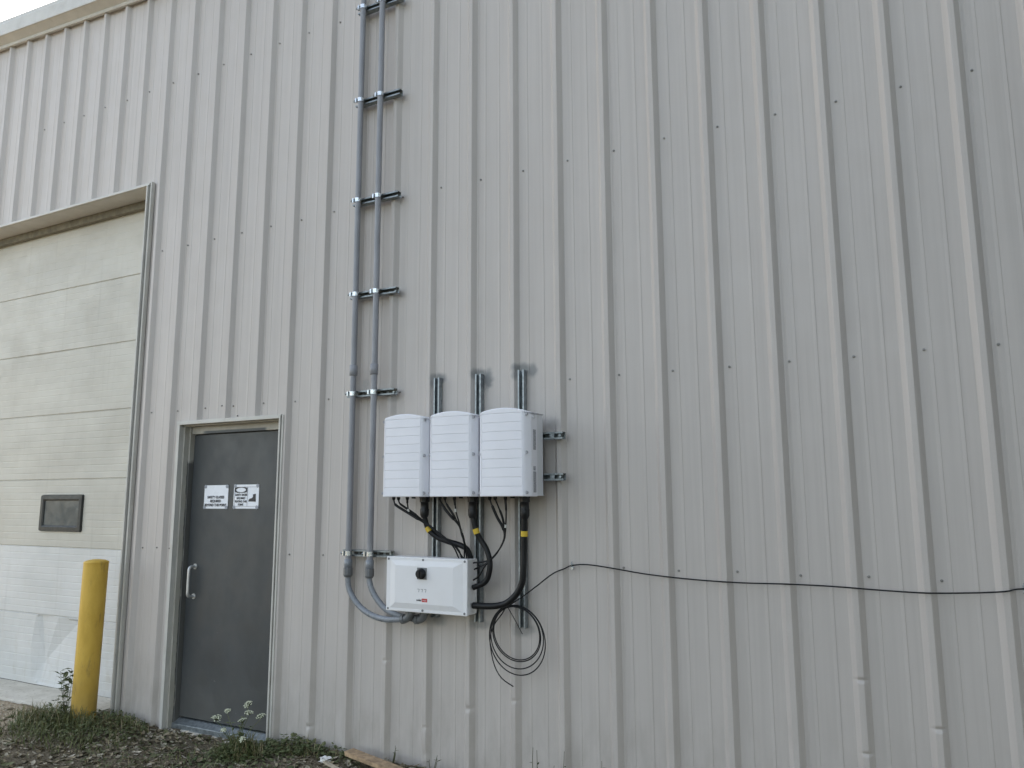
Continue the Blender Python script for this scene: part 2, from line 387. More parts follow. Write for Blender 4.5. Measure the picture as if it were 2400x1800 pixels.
# ------------------------------------------------------------------ the metal building
bld = empty('metal_building', (-3.2, 0, 0), 'long metal-clad building with ribbed stone-coloured siding, a tall overhead door and a grey side door', 'building')
XL, XR = -10.40, 3.9
ribs = [0.3048 * k - 0.064 for k in range(-34, 14)]
H = 0.032
prof = []
for c in ribs:
    pts = [(-.039, 0), (-.0375, -.0006), (-.0150, -H + .0022), (-.0125, -H), (.0125, -H), (.0150, -H + .0022), (.0375, -.0006), (.039, 0)]
    prof += [(c + a, b) for a, b in pts]
    for mctr in (c + .1524 - .051, c + .1524 + .051):
        prof += [(mctr - .0150, 0), (mctr - .002, -.0016), (mctr + .0015, -.0016), (mctr + .0038, 0)]
prof.sort()
LAP = {round(ribs[k], 4) for k in range(1, len(ribs), 3)}
prof = sorted(prof + [q for c in LAP for q in ((c + .0480, 0.0), (c + .0483, .0016))] + [(c + .0565, .0016) for c in LAP] + [(c + .060, 0.0) for c in LAP])
def yprof(x):
    for (x0, y0), (x1, y1) in zip(prof, prof[1:]):
        if x0 <= x <= x1: return y0 + (y1 - y0) * ((x - x0) / (x1 - x0) if x1 > x0 else 0)
    return 0.0
def xs_in(a, b): return [a] + [x for x, _ in prof if a + 1e-4 < x < b - 1e-4] + [b]
def ztop(x): return 6.241 - 0.0733 * (x + 8.546)
#          x, z, depth, half-width, half-height
dents = [(-.669, .765, .020, .020, .010), (-.36, .586, .021, .022, .010), (-.661, .441, .017, .02, .009), (-3.409, .605, .015, .02, .012), (-4.02, .135, .02, .025, .016),
         (-2.80, .387, .020, .03, .016), (-2.50, .467, .014, .02, .013), (-3.105, .245, .012, .02, .014), (-3.105, .085, .028, .05, .05), (-3.11, .02, .026, .06, .03), (-.985, 1.01, .006, .02, .03)]
def ywall(x, z, y):
    if y < -0.004:
        for cx, cz, d, rx, rz in dents:
            q = ((x - cx) / (rx * 1.7)) ** 2 + ((z - cz) / rz) ** 2
            if q < 9: y += .45 * d * math.exp(-q)
    return min(y, -0.0005 if y < -0.004 else y)
def zrows(z0, z1):
    zs = {z0, z1}; z = z0
    while z < z1: zs.add(round(z, 3)); z += 0.3
    for cx, cz, d, rx, rz in dents:
        for k in (-2.2, -1.5, -1.0, -.65, -.35, 0, .35, .65, 1.0, 1.5, 2.2):
            q = round(cz + k * rz, 4)
            if z0 < q < z1: zs.add(q)
    return sorted(zs)
GX0, GX1, GZ = -9.64, -5.965, 4.243
DX0, DX1, DZ = -5.415, -4.350, 2.192
w = MB()
def sheet(a, b, z0, z1=None):
    xs = xs_in(a, b); zt = z1
    zs = zrows(z0, 4.3 if zt is None else zt) + ([None] if zt is None else [])
    def P(i, j):
        x = xs[i]; z = ztop(x) if zs[j] is None else zs[j]
        return (x, ywall(x, z, yprof(x)), z)
    w.grid(P, len(xs), len(zs))
sheet(XL, GX0, -0.12); sheet(GX0, GX1, GZ); sheet(GX1, DX0, -0.12); sheet(DX0, DX1, DZ); sheet(DX1, XR, -0.12)
wall = obj('wall', w, 'wall', bld)
# the other three sides and the roof, so that the building shades the ground as a solid house does
s_ = MB()
s_.quad((XL, 0, -.1), (XL, 14, -.1), (XL, 14, ztop(XL)), (XL, 0, ztop(XL)))
s_.quad((XR, 0, -.1), (XR, 14, -.1), (XR, 14, ztop(XR)), (XR, 0, ztop(XR)))
s_.quad((XL, 14, -.1), (XR, 14, -.1), (XR, 14, ztop(XR)), (XL, 14, ztop(XL)))
obj('wall', s_, 'trim', bld)
rf = MB(); rf.prism([(XL - .1, ztop(XL - .1) + .20), (XR + .1, ztop(XR + .1) + .20), (XR + .1, ztop(XR + .1) + .26), (XL - .1, ztop(XL - .1) + .26)], -.085, 14.1, 1)
obj('roof', rf, 'roof', bld)
# sculptured rake trim along the sloping top of the wall
rp = [(-.033, -.012), (-.046, -.016), (-.052, -.006), (-.052, .012), (-.128, .052), (-.136, .050), (-.138, .062), (-.138, .175), (-.128, .19), (-.128, .222), (-.086, .262), (-.02, .27), (-.02, -.012)]
rt = MB(); n_ = len(rp)
for a, b in [(XL - .12, XR + .12)]:
    v = [(x, y, ztop(x) + z) for x in (a, b) for y, z in rp]
    rt.add(v, [(i, (i + 1) % n_, n_ + (i + 1) % n_, n_ + i) for i in range(n_)] + [tuple(range(n_)), tuple(range(2 * n_ - 1, n_ - 1, -1))])
obj('rake_trim', rt, 'trim', bld)
# cladding screws: one every rib on four girt lines
sc = MB()
sc.tube([(0, 0.004, 0), (0, -.003, 0), (0, -.0035, 0)], [.0068, .0068, .005], 12)
sc.tube([(0, -.003, 0), (0, -.009, 0)], [.0042, .0038], 6, smooth=False)
scr0 = None
def screw(x, z, y=0.0):
    global scr0
    if scr0 is None:
        scr0 = obj('screw', MB().add([(a + ORG[wall.name].x, b, c) for a, b, c in sc.v], sc.f), 'screw', wall); s = scr0
    else:
        s = scr0.copy(); COL.objects.link(s); s.parent = wall
    s.location = Vector((x, y, z)) - Vector((ORG[wall.name].x, 0, 0))
rows = [(3.656, range(-19, 1), (-12,)), (2.30, range(-19, 1), (-10, -9, -8, -12)), (1.232, range(-19, 0), (-17, -16, -15, -12, -11, -10, -9, -8, -7)), (5.152, range(-25, -11), (-12,))]
for zz, ks, skip in rows:
    for k in ks:
        if k in skip: continue
        x = 0.3048 * k + rnd.uniform(-.004, .004); z = zz + rnd.uniform(-.006, .006)
        if DX0 - .05 < x < DX1 + .05 and z < DZ + .05: continue
        if x < GX1 + .05 and z < GZ: continue
        screw(x, z)
for x, z in [(-5.63, 1.24), (-4.97, 2.222), (-4.83, 2.225), (-4.62, 2.228), (-5.0, 2.31)]: screw(x, z)

# ---- grey side door
obj('door_trim', MB().box(DX0 - .022, DX0 + .008, -.040, .012, -.1, DZ + .004), 'trim', bld, bevel=.002)
obj('door_trim', MB().box(DX1 - .022, DX1 - .008, -.046, .095, -.1, DZ + .003), 'trim', bld, bevel=.002)
obj('door_trim', MB().box(DX1 - .002, DX1 + .014, -.0385, -.004, -.1, DZ + .012), 'trim', bld, bevel=.002)
obj('door_trim', MB().box(DX0 - .024, DX1 - .008, -.042, .012, DZ - .012, DZ + .017), 'trim', bld, bevel=.002)
obj('door_frame', MB().box(DX0 + .008, DX0 + .022, .0, .045, -.06, DZ - .012), 'jamb', bld, bevel=.002)
obj('door_frame', MB().box(DX0 + .008, DX0 + .034, .045, .100, -.06, DZ - .012), 'jamb', bld, bevel=.002)
obj('door_frame', MB().box(DX0 + .034, DX1 - .022, .062, .105, 2.113, DZ - .012), 'jamb', bld, bevel=.002)
obj('door_frame', MB().box(DX0 + .022, DX1 - .022, .0, .062, DZ - .022, DZ - .0125), 'jamb', bld, bevel=.002)
dr = MB(); dr.box(DX0 + .038, DX1 - .05, .084, .128, .012, 2.106)
door = obj('door', dr, 'door', bld, bevel=.002, label='slate grey steel door with two white signs')
obj('weather_seal', MB().box(DX0 + .036, DX1 - .03, .098, .11, 2.100, 2.116), 'seal', door)
hd = MB()
hx = -5.292
hp = smooth_path([(hx, .084, 1.104), (hx, .045, 1.103), (hx, .030, 1.09), (hx, .027, 1.06), (hx, .027, .93), (hx, .030, .897), (hx, .045, .884), (hx, .084, .883)], 5)
hd.tube(hp, .0115, 12)
for zz in (1.104, .883): hd.cyl((hx, .084, zz), (hx, .080, zz), .021, 16)
obj('handle', hd, 'chrome', door)
for zz in (1.75, 1.07, .30): obj('hinge', MB().cyl((DX1 - .052, .080, zz - .05), (DX1 - .052, .080, zz + .05), .008, 8), 'galvdark', door)
th = MB(); th.prism([(.035, -.066), (.035, -.03), (.05, -.022), (.085, -.002), (.13, .008), (.13, -.066)], DX0 + .01, DX1 - .03, 0)
obj('threshold', th, 'galv', bld, bevel=.002)
tag(obj('door_sill', MB().grid(lambda i, j: (DX0 - .02 + i * .09, (.12, .03, -.035, -.06, -.065)[j] + (.012 * noise.noise(Vector((i, j, 3))) if j > 1 else 0), (-.062, -.063, -.066, -.085, -.16)[j] + .006 * noise.noise(Vector((i * .7, j, 9)))), 13, 5), 'concrete'), kind='structure')

# ---- overhead door
od = MB(); lw = MB()
PY = 0.20
seams = [0.001, .600, 1.19, 1.79, 2.388, 2.986, 3.586, 4.30]
x0, x1 = GX0 - .1, GX1 + .06
def tri(px, pz, a, b, c):
    d = (b[1] - c[1]) * (a[0] - c[0]) + (c[0] - b[0]) * (a[1] - c[1])
    u = ((b[1] - c[1]) * (px - c[0]) + (c[0] - b[0]) * (pz - c[1])) / d
    v = ((c[1] - a[1]) * (px - c[0]) + (a[0] - c[0]) * (pz - c[1])) / d
    return u, v, 1 - u - v
apex = (-7.31, .20)
poly = [(-7.43, .592), (-7.375, .594), (-7.10, .594), (-6.82, .592), (-6.72, .40), (-6.85, .03), (-7.31, .02), (-7.42, .05), (-7.47, .3)]
ridge = [0.0, .040, 0, .036, .004, 0, .016, 0, .0]       # creased, like a panel hit by a bumper
def dent(x, z):
    y = 0.0
    for i in range(len(poly)):
        j = (i + 1) % len(poly)
        u, v, t = tri(x, z, apex, poly[i], poly[j])
        if min(u, v, t) >= -1e-6: y = max(y, .7 * (u * .060 + v * ridge[i] + t * ridge[j]))
    return y
for i in range(len(seams) - 1):
    za, zb = seams[i], seams[i + 1]
    mb = lw if i < 2 else od
    gd = .0013 if i < 4 else .0007
    zs = [(za, .008), (za + .003, .008), (za + .007, 0)]
    for k in range(1, 10):
        zc = za + (zb - za) * k / 10
        zs += [(zc - .006, 0), (zc - .0015, gd), (zc + .0015, gd), (zc + .006, 0)]
    if i == 0: zs = sorted(zs + [(za + .012 + q * .017, 0) for q in range(34)])
    zs += [(zb - .007, 0), (zb - .003, .008), (zb, .008)]
    if i == 0:
        nxx = 170; X = [x0 if q == 0 else (-7.75 + (q - 1) * (1.2 / 150) if q < 152 else -6.55 + (q - 151) * (x1 + 6.55) / 18) for q in range(nxx)]
    else: X = [x0 + (x1 - x0) * q / 40 for q in range(41)]
    def P(a, b):
        x = X[a]; z, d = zs[b]
        y = PY + d + .004 * noise.noise(Vector((x * 1.1, z * 2.2, i)))
        if i == 0: y += dent(x, z); z += 0.0
        if i == 1 and z > zb - .14 and x > -6.22: y += .012 * (x + 6.22) / .25 * ((z - zb + .14) / .14)
        return (x, y, z)
    mb.grid(P, len(X), len(zs), False)
ovd = obj('overhead_door', od, 'panel', bld, label='tall sectional door with grooved beige panels')
obj('lower_section', lw, 'panelw', ovd, label='white dented lower sections')
obj('bottom_seal', MB().tube([(x0, PY + .012, .008), (x1, PY + .012, .008)], .011, 8), 'seal', ovd)
def rrect(xa, xb, za, zb, r, n=5):
    o = []
    for cx, cz, a0 in ((xb - r, zb - r, 0), (xa + r, zb - r, 90), (xa + r, za + r, 180), (xb - r, za + r, 270)):
        for k in range(n + 1):
            a = R(a0 + 90 * k / n); o.append((cx + r * math.cos(a), cz + r * math.sin(a)))
    return o
wx0, wx1, wz0, wz1 = -7.475, -6.870, 1.327, 1.655
wf = MB()
rings = [(0, .0, .199), (.006, .004, .178), (.040, .0, .176), (.052, 0, .184), (.056, 0, .197)]
prev = None
for ins, _, yy in rings:
    rr = rrect(wx0 + ins, wx1 - ins, wz0 + ins, wz1 - ins, max(.008, .018 - ins * .2))
    cur = [(a, yy, b) for a, b in rr]
    if prev:
        n_ = len(cur); wf.add(prev + cur, [(i, (i + 1) % n_, n_ + (i + 1) % n_, n_ + i) for i in range(n_)])
    prev = cur
obj('window_frame', wf, 'rubber', ovd)
wp = MB(); rr = rrect(wx0 + .05, wx1 - .05, wz0 + .05, wz1 - .05, .02); wp.add([(a, .192, b) for a, b in rr], [tuple(range(len(rr)))])
obj('window_pane', wp, 'pane', ovd)
obj('garage_trim', MB().box(GX1 - .012, GX1 + .003, -.056, PY + .02, -.05, GZ), 'trim', bld, bevel=.002)
obj('garage_trim', MB().box(GX1 + .016, GX1 + .034, -.040, -.006, -.05, GZ + .03), 'trim', bld, bevel=.002)
obj('garage_trim', MB().box(GX1 + .003, GX1 + .016, -.008, .004, -.05, GZ + .02), 'trim', bld, bevel=.002)
obj('garage_trim', MB().box(GX0 - .05, GX0, -.05, PY + .02, -.05, GZ), 'trim', bld, bevel=.002)
obj('garage_trim', MB().box(GX0 - .05, GX1 + .014, -.048, .004, GZ, GZ + .022), 'trim', bld, bevel=.002)
obj('garage_trim', MB().box(GX0, GX1 - .013, -.03, PY + .15, GZ - .004, GZ - .0005), 'trim', bld, bevel=.002)
js = MB(); js.box(GX1 - .030, GX1 - .0125, PY - .045, PY + .012, -.02, GZ - .005)
obj('jamb_seal', js, 'seal', bld)
obj('header_seal', MB().box(GX0, GX1 - .031, PY - .05, PY - .002, GZ - .075, GZ - .0045), 'headseal', bld, bevel=.004)  # dark olive strip standing in for the shade under the header

# ------------------------------------------------------------------ signs taped to the door
YS = .0832
def sign(name, label, x0, x1, z0, z1, tilt):
    s = empty(name, ((x0 + x1) / 2, YS, z0), label, 'sign', 'safety notices taped to the grey door')
    p = MB()
    p.grid(lambda i, j: (x0 + (x1 - x0) * i / 8 , YS - .0012 - .0016 * abs(noise.noise(Vector((i * .5, j * .6, x0)))), z0 + (z1 - z0) * j / 6), 9, 7, True)
    p.box(x0 + .001, x1 - .001, YS - .0009, YS - .0001, z0 + .001, z1 - .001)
    obj('paper', p, 'paper', s)
    for (cx, cz) in ((x0 + .014, z1 - .010), (x1 - .014, z1 - .010), (x0 + .010, z0 + .010), (x1 - .014, z0 + .010)):
        t = MB(); a = [(cx + .0145 * math.cos(R(45 * k)), YS - .0040, cz + .0145 * math.sin(R(45 * k))) for k in range(8)]
        t.add(a + [(u, YS - .0030, v) for u, _, v in a], [tuple(range(8))] + [(i, (i + 1) % 8, 8 + (i + 1) % 8, 8 + i) for i in range(8)])
        obj('tape_tab', t, 'cleartape', s)
    return s
YT = YS - .0034
s1 = sign('safety_sign', 'white notice reading SAFETY GLASSES REQUIRED BEYOND THIS POINT on the grey door', -5.234, -4.978, 1.539, 1.715, 0)
tx = MB()
for line, zz, sz in (('SAFETY GLASSES', 1.616, .0265), ('REQUIRED', 1.587, .0265), ('BEYOND THIS POINT', 1.557, .0265)):
    m_ = text_mb(line, sz, -5.107, zz, YT, bold=.0009, sx=.92); tx.add(m_.v, m_.f)
obj('lettering', tx, 'ink', s1)
s2 = sign('safety_sign', 'white notice with a black boot picture reading SAFETY SHOES REQUIRED on the grey door', -4.920, -4.664, 1.540, 1.717, 0)
tx = MB()
for line, zz in (('SAFETY SHOES', 1.634), ('REQUIRED', 1.610), ('BEYOND THIS', 1.586), ('POINT', 1.563)):
    m_ = text_mb(line, .0205, -4.842, zz, YT, bold=.0008, sx=.92); tx.add(m_.v, m_.f)
obj('lettering', tx, 'ink', s2)
ln = MB()
for a in ((-4.910, -4.674, 1.698, 1.700), (-4.910, -4.674, 1.556, 1.558), (-4.779, -4.777, 1.558, 1.698), (-4.910, -4.779, 1.655, 1.657), (-4.911, -4.909, 1.556, 1.70)):
    ln.box(a[0], a[1], YT - .0002, YT + .0004, a[2], a[3])
obj('ruled_lines', ln, 'inkgrey', s2)
hb = MB(); n_ = 28                                   # black header block with its white oval left open
ov = [(-4.845 + .050 * math.cos(2 * math.pi * k / n_), 1.678 + .0165 * math.sin(2 * math.pi * k / n_)) for k in range(n_)]
bx_ = []
for k in range(n_):
    a = 2 * math.pi * k / n_; c, s = math.cos(a), math.sin(a); q = max(abs(c) / .0635, abs(s) / .0195); bx_.append((-4.845 + c / q, 1.678 + s / q))
hb.add([(a, YT, b) for a, b in ov] + [(a, YT, b) for a, b in bx_], [(i, (i + 1) % n_, n_ + (i + 1) % n_, n_ + i) for i in range(n_)])
obj('header_block', hb, 'ink', s2)
bt = MB(); boot = [(0, 0), (.072, 0), (.073, .012), (.070, .03), (.070, .057), (.043, .052), (.044, .036), (.036, .026), (.012, .021), (.001, .013)]
bt.prism([(-4.764 + a, 1.592 + b) for a, b in boot], YT - .0003, YT + .0004, 1)
obj('boot_picture', bt, 'ink', s2)

# ------------------------------------------------------------------ bollard
bo = empty('bollard', (-6.05, -.22, 0), 'yellow round steel bollard with worn paint, standing in weeds by the tall door', 'bollard')
bm_ = MB(); zs = [-.15 + k * .1 for k in range(13)]
bm_.tube([(-6.052 + .018 * z, -.22, z) for z in zs] + [(-6.030, -.22, 1.128)], .0875, 32, caps=False)
obj('pipe', bm_, 'yellow', bo)
cp = MB(); rr_ = [.0875, .089, .0885, .084, .062, .035, .012]; zz_ = [1.124, 1.128, 1.134, 1.140, 1.148, 1.153, 1.155]
cp.tube([(-6.030, -.22, z) for z in zz_], rr_, 32)
obj('cap', cp, M['yellow'], bo)

# ------------------------------------------------------------------ strut channel helper: C section, slot facing -y, along 'axis'
def channel(mb, p0, length, axis, w=.041, d=.041, t=.0027, lip=.0095, slots=True):
    """p0 = centre of the back web at the start; opening towards -y"""
    a = w / 2
    sec = [(-a, 0), (a, 0), (a, -d), (a - lip, -d), (a - lip, -d + .007), (a - lip + t, -d + .007), (a - lip + t, -d + t), (a - t, -d + t), (a - t, -t),
           (-a + t, -t), (-a + t, -d + t), (-a + lip - t, -d + t), (-a + lip - t, -d + .007), (-a + lip, -d + .007), (-a + lip, -d), (-a, -d)]
    n = len(sec); vs = []
    for s in (0, length):
        for u, y in sec:
            vs.append((p0[0] + u, p0[1] + y, p0[2] + s) if axis == 'z' else (p0[0] + s, p0[1] + y, p0[2] + u))
    mb.add(vs, [(i, (i + 1) % n, n + (i + 1) % n, n + i) for i in range(n)])
    pairs = [(0, 1, 8, 9), (1, 2, 7, 8), (2, 3, 6, 7), (3, 4, 5, 6), (0, 9, 10, 15), (15, 10, 11, 14), (14, 11, 12, 13)]
    mb.add(vs, [p for p in pairs] + [tuple(n + i for i in reversed(p)) for p in pairs])
    return mb
vs0 = None
for k, (x, zb, zt, lab) in enumerate([(-3.040, .893, 2.372, 'upright steel strut channel behind the left white inverter box'), (-2.735, .886, 2.372, 'upright steel strut channel behind the middle white inverter box'),
                                      (-2.438, .872, 2.374, 'upright steel strut channel behind the right white inverter box, running down behind the cable coil')]):
    e = empty('strut_channel', (x, 0, zb), lab, 'strut', 'upright struts carrying the inverters')
    sl_ = MB()
    z = zb + .06
    while z < zt - .03: sl_.box(x - .011, x + .011, -.0085, -.0066, z, z + .043); z += .051  # slot holes, enlarged in black to stand in for shade inside the channel
    obj('channel', channel(MB(), (x, -.0035, zb), zt - zb, 'z', d=.040), 'galv', e, extra=[(sl_, 'seal')])
for z, lab in ((1.966, 'upper level steel strut end sticking out right of the inverters'), (1.73, 'lower level steel strut end sticking out right of the inverters')):
    e = empty('strut_channel', (-2.15, -.045, z), lab, 'strut', 'level struts behind the inverters')
    obj('channel', channel(MB(), (-3.25, -.0445, z), 1.10, 'x', d=.042), 'galvdark', e)
    obj('spring_nut', MB().box(-2.232, -2.205, -.083, -.079, z - .012, z + .012), 'galv', e)
    obj('bolt', MB().cyl((-2.168, -.06, z), (-2.168, -.088, z), .008, 6, smooth=False), 'galv', e)
# level struts behind the lower box
for z, lab in ((1.19, 'upper level strut behind the white disconnect box'), ):
    e = empty('strut_channel', (-3.0, -.045, z), lab, 'strut')
    obj('channel', channel(MB(), (-3.2, -.0445, z), .47, 'x', d=.042), 'galvdark', e)

# ------------------------------------------------------------------ conduit brackets (level struts with pipe clamps)
PXL, PXR, PYY, PR = -3.668, -3.495, -.096, .0205
def clamp(parent, px, z):
    c = MB()
    n = 14; ring = []
    for k in range(n + 1):
        a = R(-20 + 220 * k / n); ring.append((px + (PR + .0012) * math.cos(a), PYY - (PR + .0012) * math.sin(a)))
    ring2 = [(px + (PR + .0035) * math.cos(R(-20 + 220 * k / n)), PYY - (PR + .0035) * math.sin(R(-20 + 220 * k / n))) for k in range(n + 1)]
    c.prism(ring + ring2[::-1], z - .014, z + .014, 2)
    c.box(px - PR - .008, px - PR - .002, PYY - .026, -.078, z - .014, z + .014)
    c.box(px - PR - .018, px - PR - .008, PYY - .018, PYY - .012, z - .014, z + .014)
    o = obj('pipe_clamp', c, 'zincbright', parent)
    b = MB(); b.cyl((px - PR - .036, PYY - .008, z), (px - PR + .002, PYY - .008, z), .0055, 8); b.cyl((px - PR - .028, PYY - .008, z), (px - PR - .018, PYY - .008, z), .011, 6, smooth=False)
    obj('bolt', b, 'galvdark', o)
brk = [(5.115, 'level steel conduit bracket at the top edge of the picture, topmost of the column'), (4.397, 'level steel conduit bracket, second from the top of the column'), (3.655, 'level steel conduit bracket, third from the top of the column'),
       (2.985, 'level steel conduit bracket, next above the pair of pipe couplings'), (2.303, 'level steel conduit bracket just below the pair of pipe couplings'), (1.262, 'level steel conduit bracket beside the top of the white disconnect box')]
b0 = None
for z, lab in brk:
    if b0 is None:
        b0 = empty('conduit_bracket', (-3.55, -.033, z), lab, 'bracket', 'brackets carrying the two grey conduits')
        sl_ = MB()
        for q in range(7): sl_.box(-3.72 + q * .051, -3.69 + q * .051, -.0385, -.0368, z - .007, z + .007)
        obj('channel', channel(MB(), (-3.735, -.0335, z), .385, 'x', d=.040), 'galvdark', b0, extra=[(sl_, 'seal')])
        sw = MB(); sw.cyl((-3.372, -.0365, z), (-3.372, -.046, z), .009, 6, smooth=False); obj('bolt', sw, 'galv', b0)
        clamp(b0, PXL, z); clamp(b0, PXR, z)
    else:
        c = copy_tree(b0); c.location = (-3.55, -.033, z); c['label'] = lab

# ------------------------------------------------------------------ the two grey conduits
FLEXL = [(-3.668, -.096, 1.12), (-3.666, -.096, 1.085), (-3.655, -.096, 1.036), (-3.608, -.1, .975), (-3.529, -.11, .92), (-3.426, -.125, .886), (-3.317, -.14, .876), (-3.20, -.15, .887)]
FLEXR = [(-3.495, -.096, 1.12), (-3.493, -.096, 1.09), (-3.472, -.096, 1.038), (-3.429, -.096, .984), (-3.37, -.096, .935), (-3.295, -.1, .906), (-3.212, -.105, .893), (-3.13, -.11, .886)]
for px, flex, con, lab in ((PXL, FLEXL, [(-3.20, -.15, .887), (-3.165, -.15, .894), (-3.143, -.15, .915), (-3.137, -.15, .948)], 'left of two grey wall conduits, bending across in front to the disconnect box'),
                           (PXR, FLEXR, [(-3.13, -.11, .886), (-3.09, -.11, .890), (-3.068, -.11, .912), (-3.063, -.11, .948)], 'right of two grey wall conduits, bending down behind the disconnect box')):
    e = empty('conduit', (px, PYY, .88), lab, 'conduit', 'grey conduits running up the wall')
    zs = [1.2 + .25 * k for k in range(18)]
    wob = lambda z: .004 * noise.noise(Vector((px * 9, z * .7, 0)))
    obj('pipe', MB().tube([(px + wob(z) * min(1, abs(z - 1.2)), PYY, z) for z in zs], PR, 20), 'pvc', e)
    cz = 2.46 if px < -3.6 else 2.455
    cpl = MB(); cpl.tube([(px, PYY, cz - .036), (px, PYY, cz - .034), (px, PYY, cz + .034), (px, PYY, cz + .036)], [PR + .002, PR + .0062, PR + .0062, PR + .002], 20)
    obj('coupling', cpl, 'pvc', e)
    ft = MB(); ft.tube([(px, PYY, z) for z in (1.225, 1.222, 1.175, 1.172, 1.165)], [.021, .0265, .0265, .022, .022], 20)
    obj('adapter', ft, 'flex', e)
    nut = MB(); nut.tube([(px, PYY, z) for z in (1.172, 1.168, 1.125, 1.112)], [.026, .0305, .0305, .023], 10, smooth=False)
    obj('compression_nut', nut, 'pvcdark', e)
    obj('flexible_section', MB().tube(smooth_path(flex, 6), .0185, 18), 'flex', e)
    el = MB(); pth = smooth_path(con, 5); el.tube(pth, [.024] * len(pth), 16); el.tube([con[0], Vector(con[0]) + (Vector(con[1]) - Vector(con[0])) * .6], .029, 10, smooth=False)
    el.tube([(con[-1][0], con[-1][1], .922), (con[-1][0], con[-1][1], .944)], .030, 8, smooth=False)
    obj('elbow_connector', el, 'pvcdark', e)

# ------------------------------------------------------------------ inverters
def build_inverter(cx, z0, lab):
    e = empty('solar_inverter', (cx, -.088, z0), lab, 'inverter', 'white solar inverters hung in a row')
    hw = .164; yb = -.088; ht = .497
    def arch(x): return z0 + ht - .026 * ((x - cx) / hw) ** 2
    XS = [-.164, -.1635, -.160, -.154, -.146, -.1325, -.1315, -.1285, -.1275, -.12, -.09, -.06, -.03, 0, .03, .06, .09, .12, .1275, .1285, .1315, .1325, .140, .148, .156, .161, .1635, .164]
    def yf(x):
        a = abs(x)
        if a <= .13: return -.304 + .004 * (a / .13) ** 2
        t = (a - .13) / .034; return -.300 + .044 * t ** 1.8
    # rear housing
    h = MB(); hx = .158
    o = [(-hx, yb), (hx, yb), (hx, -.235), (-hx, -.235)]
    h.prism([(cx - hx, yb), (cx + hx, yb), (cx + hx, -.20), (cx - hx, -.20)], z0 + .004, z0 + ht - .028, 2)
    fins = MB()
    hb_ = obj('housing', h, 'whiteside', e, bevel=.005)
    # front cover with raised edge, level grooves and arched top
    c = MB()
    rowz = []
    ng = 9
    lines = [.055 + .0512 * k for k in range(ng)]
    zr = [0.0, .004]
    for L in lines: zr += [L - .0030, L - .0016, L + .0016, L + .0030]
    zr += [.482, .492, 1.0]
    def P(i, j):
        x = XS[i]; f = zr[j]; top = arch(cx + x) - z0
        z = top if f == 1.0 else (f if f < .47 else f - (ht - top))
        y = yf(x)
        inside = abs(x) < .1275
        if inside and any(abs(f - L) < .002 for L in lines): y += .0035
        if abs(abs(x) - .130) < .0018 and .01 < f < .49: y += .0025
        if f == 0.0 or f == 1.0: y += .004
        return (cx + x, y, z0 + z)
    c.grid(P, len(XS), len(zr), False)
    nv = len(zr)
    def rim(ii, jj):
        return [P(i, j) for i, j in zip(ii, jj)]
    top = [P(i, nv - 1) for i in range(len(XS))]; bot = [P(i, 0) for i in range(len(XS))]
    for edge, dz in ((top, -.002), (bot, .002)):
        n = len(edge); back = [(x, -.182, z + dz) for x, y, z in edge]
        c.add(edge + back, [(i, i + 1, n + i + 1, n + i) for i in range(n - 1)])
    for i in (0, len(XS) - 1):
        col = [P(i, j) for j in range(nv)]; n = nv; back = [(x, -.182, z) for x, y, z in col]
        c.add(col + back, [(q, q + 1, n + q + 1, n + q) for q in range(n - 1)])
    cov = obj('front_cover', c, 'white', e)
    sm = cov.data
    # cover screws in their recesses, both edges
    for sx_ in (-1, 1):
        for zz in (.022, .243, .457):
            s = MB(); x = cx + sx_ * .1475; y = yf(.1475)
            s.tube([(x, y + .006, z0 + zz), (x, y - .0035, z0 + zz), (x, y - .004, z0 + zz), (x, y - .0005, z0 + zz)], [.0095, .0095, .0068, .0055], 12, smooth=False)
            obj('screw', s, 'labelgrey', cov)
    # side: label strips and vent plug
    for za, zb in ((.259, .373), (.022, .138)):
        s = MB(); s.box(cx + .160, cx + .1655, -.2325, -.199, z0 + za, z0 + zb); obj('side_label', s, 'labelgrey', cov)
    s = MB(); s.box(cx + .160, cx + .1655, -.2325, -.205, z0 + .144, z0 + .168); obj('side_label', s, 'labelgrey', cov)
    s = MB(); s.cyl((cx + .160, -.222, z0 + .445), (cx + .168, -.222, z0 + .445), .013, 16); obj('vent_plug', s, 'whiteside', cov)
    # sockets underneath
    for dx in (-.138, -.102, -.036):
        s = MB(); s.tube([(cx + dx, -.19, z0 + .006), (cx + dx, -.19, z0 - .012), (cx + dx, -.19, z0 - .020)], [.011, .011, .007], 10); obj('cable_socket', s, 'blackp', e)
    s = MB(); s.cyl((cx + .01, -.19, z0 + .006), (cx + .01, -.19, z0 - .010), .013, 10); obj('blank_plug', s, 'blackp', e)
    g = MB(); gx_ = cx + .078
    g.tube([(gx_, -.17, z0 + v) for v in (.006, -.008, -.0081, -.030)], [.034, .034, .031, .031], 8, smooth=False)
    g.tube([(gx_, -.17, z0 + v) for v in (-.030, -.034, -.07, -.075, -.108, -.125)], [.030, .025, .025, .0275, .0265, .019], 16)
    obj('cable_gland', g, 'blackp', e)
    return e
i0 = build_inverter(-3.110, 1.620, 'white inverter box nearest the grey conduits, left one of the row of three')
for cx, lab in ((-2.772, 'middle white inverter box of the row of three'), (-2.430, 'white inverter box whose right side with two grey label strips shows')):
    c = copy_tree(i0); c.location = (cx, -.088, 1.620); c['label'] = lab

